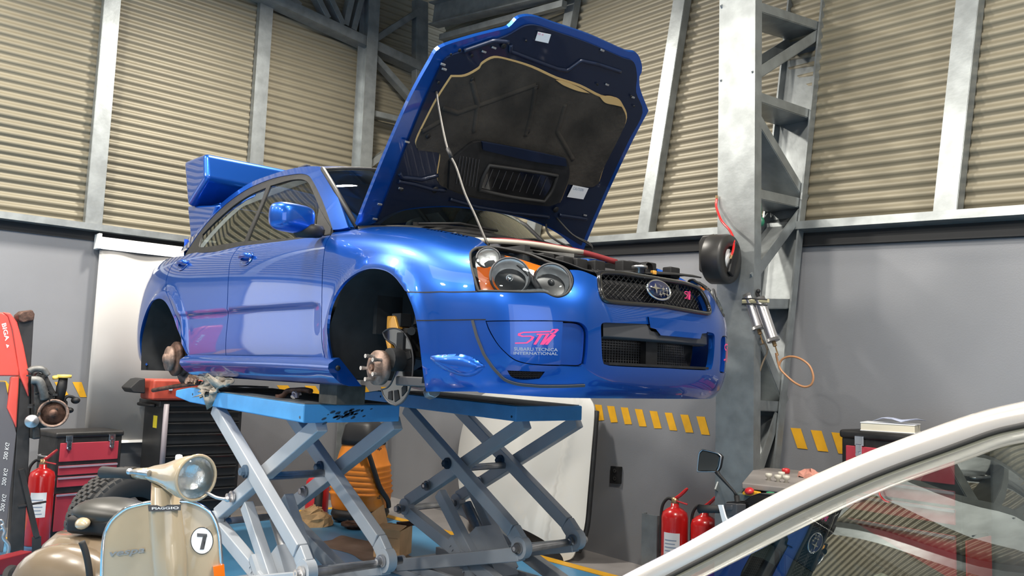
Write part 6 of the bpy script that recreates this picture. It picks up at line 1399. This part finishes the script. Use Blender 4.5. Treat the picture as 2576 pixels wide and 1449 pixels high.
# ------------------------------------------------------------------ silver car in the foreground: pillar, screen, dashboard
t = thing('silver_car', 'silver car in the near corner seen across its windscreen and pillar', 'car', (2.6, -1.9, 0))
SV = mat('silver_paint', (.64, .60, .57), .24, .35, coat=1.0)
up_e = [(1500, 1484), (1570, 1447), (1700, 1381), (1900, 1268), (2100, 1174), (2300, 1096), (2450, 1046), (2576, 1017), (2700, 992)]
lo_e = [(1590, 1496), (1662, 1449), (1800, 1377), (2000, 1273), (2200, 1182), (2400, 1108), (2500, 1072), (2576, 1054), (2700, 1026)]
def fgd(u): return 1.62 - (u - 1560) / 1016 * .30
U3 = [EYE + ray(u, v) * fgd(u) for u, v in up_e]; L3 = [EYE + ray(u, v) * (fgd(u) - .035) for u, v in lo_e]
rows = []
for s, h in ((.10, -.06), (.02, -.03), (0, 0.), (.2, .012), (.5, .016), (.8, .012), (1., 0), (1.02, -.012)):
    rows.append(catmull([a + (b - a) * s + np.array([0, 0, h]) - FW * max(h, 0) * .8 for a, b in zip(U3, L3)], 6))
bm = bm_new(); sheet(bm, rows); link('windscreen_pillar', bm, SV, t)
axis = L3[6] - L3[1]; axis /= np.linalg.norm(axis)
lat = np.array([.42, -.905, .0]); lat /= np.linalg.norm(lat)                    # across the car, towards the viewer
bm = bm_new(); G3 = [p + np.array([0, 0, -.010]) for p in L3]
tube(bm, catmull([p + lat * .004 for p in G3], 6), .006, 6); link('screen_seal', bm, M['rubber'], t)
def gl(k, s): return G3[k] + lat * s + np.array([0, 0, 1]) * (-.13 * s - .07 * s * s)
bm = bm_new(); sheet(bm, [catmull([gl(k, s) - np.array([0, 0, .002]) for k in range(len(G3))], 5) for s in (.004, .020, .030)]); link('screen_edge_moulding', bm, mat('pillar_trim', (.50, .46, .42), .5), t)
gn = np.cross(axis, lat); gn = gn if gn[2] > 0 else -gn
bm = bm_new(); sheet(bm, [catmull([gl(k, s) for k in range(len(G3))], 5) for s in np.linspace(.0, 1.30, 18)]); link('windscreen', bm, glass('screen_glass', (.40, .43, .40), .10), t)
# roof corner piece, far body side, dash and seats
bm = bm_new(); rr0, rr1 = gl(8, 0.), gl(8, 1.3); rb = np.array([axis[0], axis[1], 0]) * 1.1
sheet(bm, [[gl(8, s) + np.array([0, 0, .004]) + rb * q + np.array([0, 0, .10 * q]) for q in (0, .3, .6, 1)] for s in np.linspace(0, 1.3, 8)]); link('roof', bm, SV, t)
hv = np.array([axis[0], axis[1], 0]); hv /= np.linalg.norm(hv)
bm = bm_new(); b0 = U3[0]; sheet(bm, [[b0 + hv * x + np.array([0, 0, z]) - np.array([lat[0], lat[1], 0]) * o_ for z, o_ in ((-.02, 0), (-.12, .06), (-.40, .08), (-.70, .04))] for x in np.linspace(.25, 2.2, 9)]); link('far_side', bm, SV, t)
bm = bm_new(); sheet(bm, [[gl(0, s) + hv * x + np.array([0, 0, 1.1 * x - .03]) for x in (-.6, -.4, -.2, 0)] for s in np.linspace(0, 1.3, 8)]); link('bonnet', bm, SV, t)
M['dash'] = mat('dash_grey', (.10, .105, .10), .7); M['car_seat'] = mat('seat_red', (.20, .035, .028), .8, var=.2, scale=9); M['cabin_dark'] = mat('cabin_dark', (.018, .018, .017), .8)
def inn(x, s, z): return L3[1] + hv * x + np.array([lat[0], lat[1], 0]) * s + np.array([0, 0, z])
bm = bm_new(); rows = [[inn(x0 + .10 * math.sin(s * 2.4), s, z) for s in np.linspace(.02, 1.28, 14)] for x0, z in ((.02, -.02), (.34, .055), (.42, .05), (.46, -.02), (.44, -.25))]; sheet(bm, rows, thick=.01); link('dashboard', bm, M['dash'], t)
bm = bm_new(); tube(bm, catmull([inn(.36 + .10 * math.sin(s * 2.4), s, .062) for s in np.linspace(.08, 1.2, 9)], 4), .016, 8); link('dash_edge', bm, mat('dash_pale', (.40, .44, .40), .5), t)
bm = bm_new(); rows = [[inn(x, s, z) for s in (.02, 1.28)] for x, z in ((-.1, -.30), (.5, -.45), (1.9, -.45), (1.9, .25))]; sheet(bm, rows); sheet(bm, [[inn(x, .02, z) for x in (-.1, .9, 1.9)] for z in (-.45, -.02)]); link('cabin_floor', bm, M['cabin_dark'], t)
for s in (.36, .95):
    bm = bm_new(); box(bm, inn(.95, s, -.22), (.5, .48, .16), math.atan2(hv[1], hv[0])); ball(bm, inn(1.22, s, .05), .07, .25, .34, 20, R=Matrix.Rotation(math.atan2(hv[1], hv[0]), 3, 'Z')); ball(bm, inn(1.28, s, .40), .05, .13, .09, 16, R=Matrix.Rotation(math.atan2(hv[1], hv[0]), 3, 'Z')); link('seat', bm, M['car_seat'], t)
bm = bm_new(); c = inn(.62, .36, .0); e1_ = np.array([lat[0], lat[1], 0]); e2_ = hv * .35 + np.array([0, 0, .93]); tube(bm, [c + e1_ * .18 * math.cos(a) + e2_ * .18 * math.sin(a) for a in np.linspace(0, 2 * math.pi, 30, endpoint=False)], .014, 8, closed=True); beam(bm, c - e1_ * .17, c + e1_ * .17, .03, .04); beam(bm, c, c - hv * .2 - np.array([0, 0, .06]), .05, .05); link('steering_wheel', bm, M['cabin_dark'], t)
for x in (-.55, 1.6):
    for s in (-.02, 1.3): bm = bm_new(); c = inn(x, s, 0); c[2] = .31; lathe(bm, [(.16, -.08), (.22, -.10), (.30, -.09), (.31, 0), (.30, .09), (.22, .10), (.16, .08)], c, e1_, 30); link('wheel', bm, M['rubber'], t)
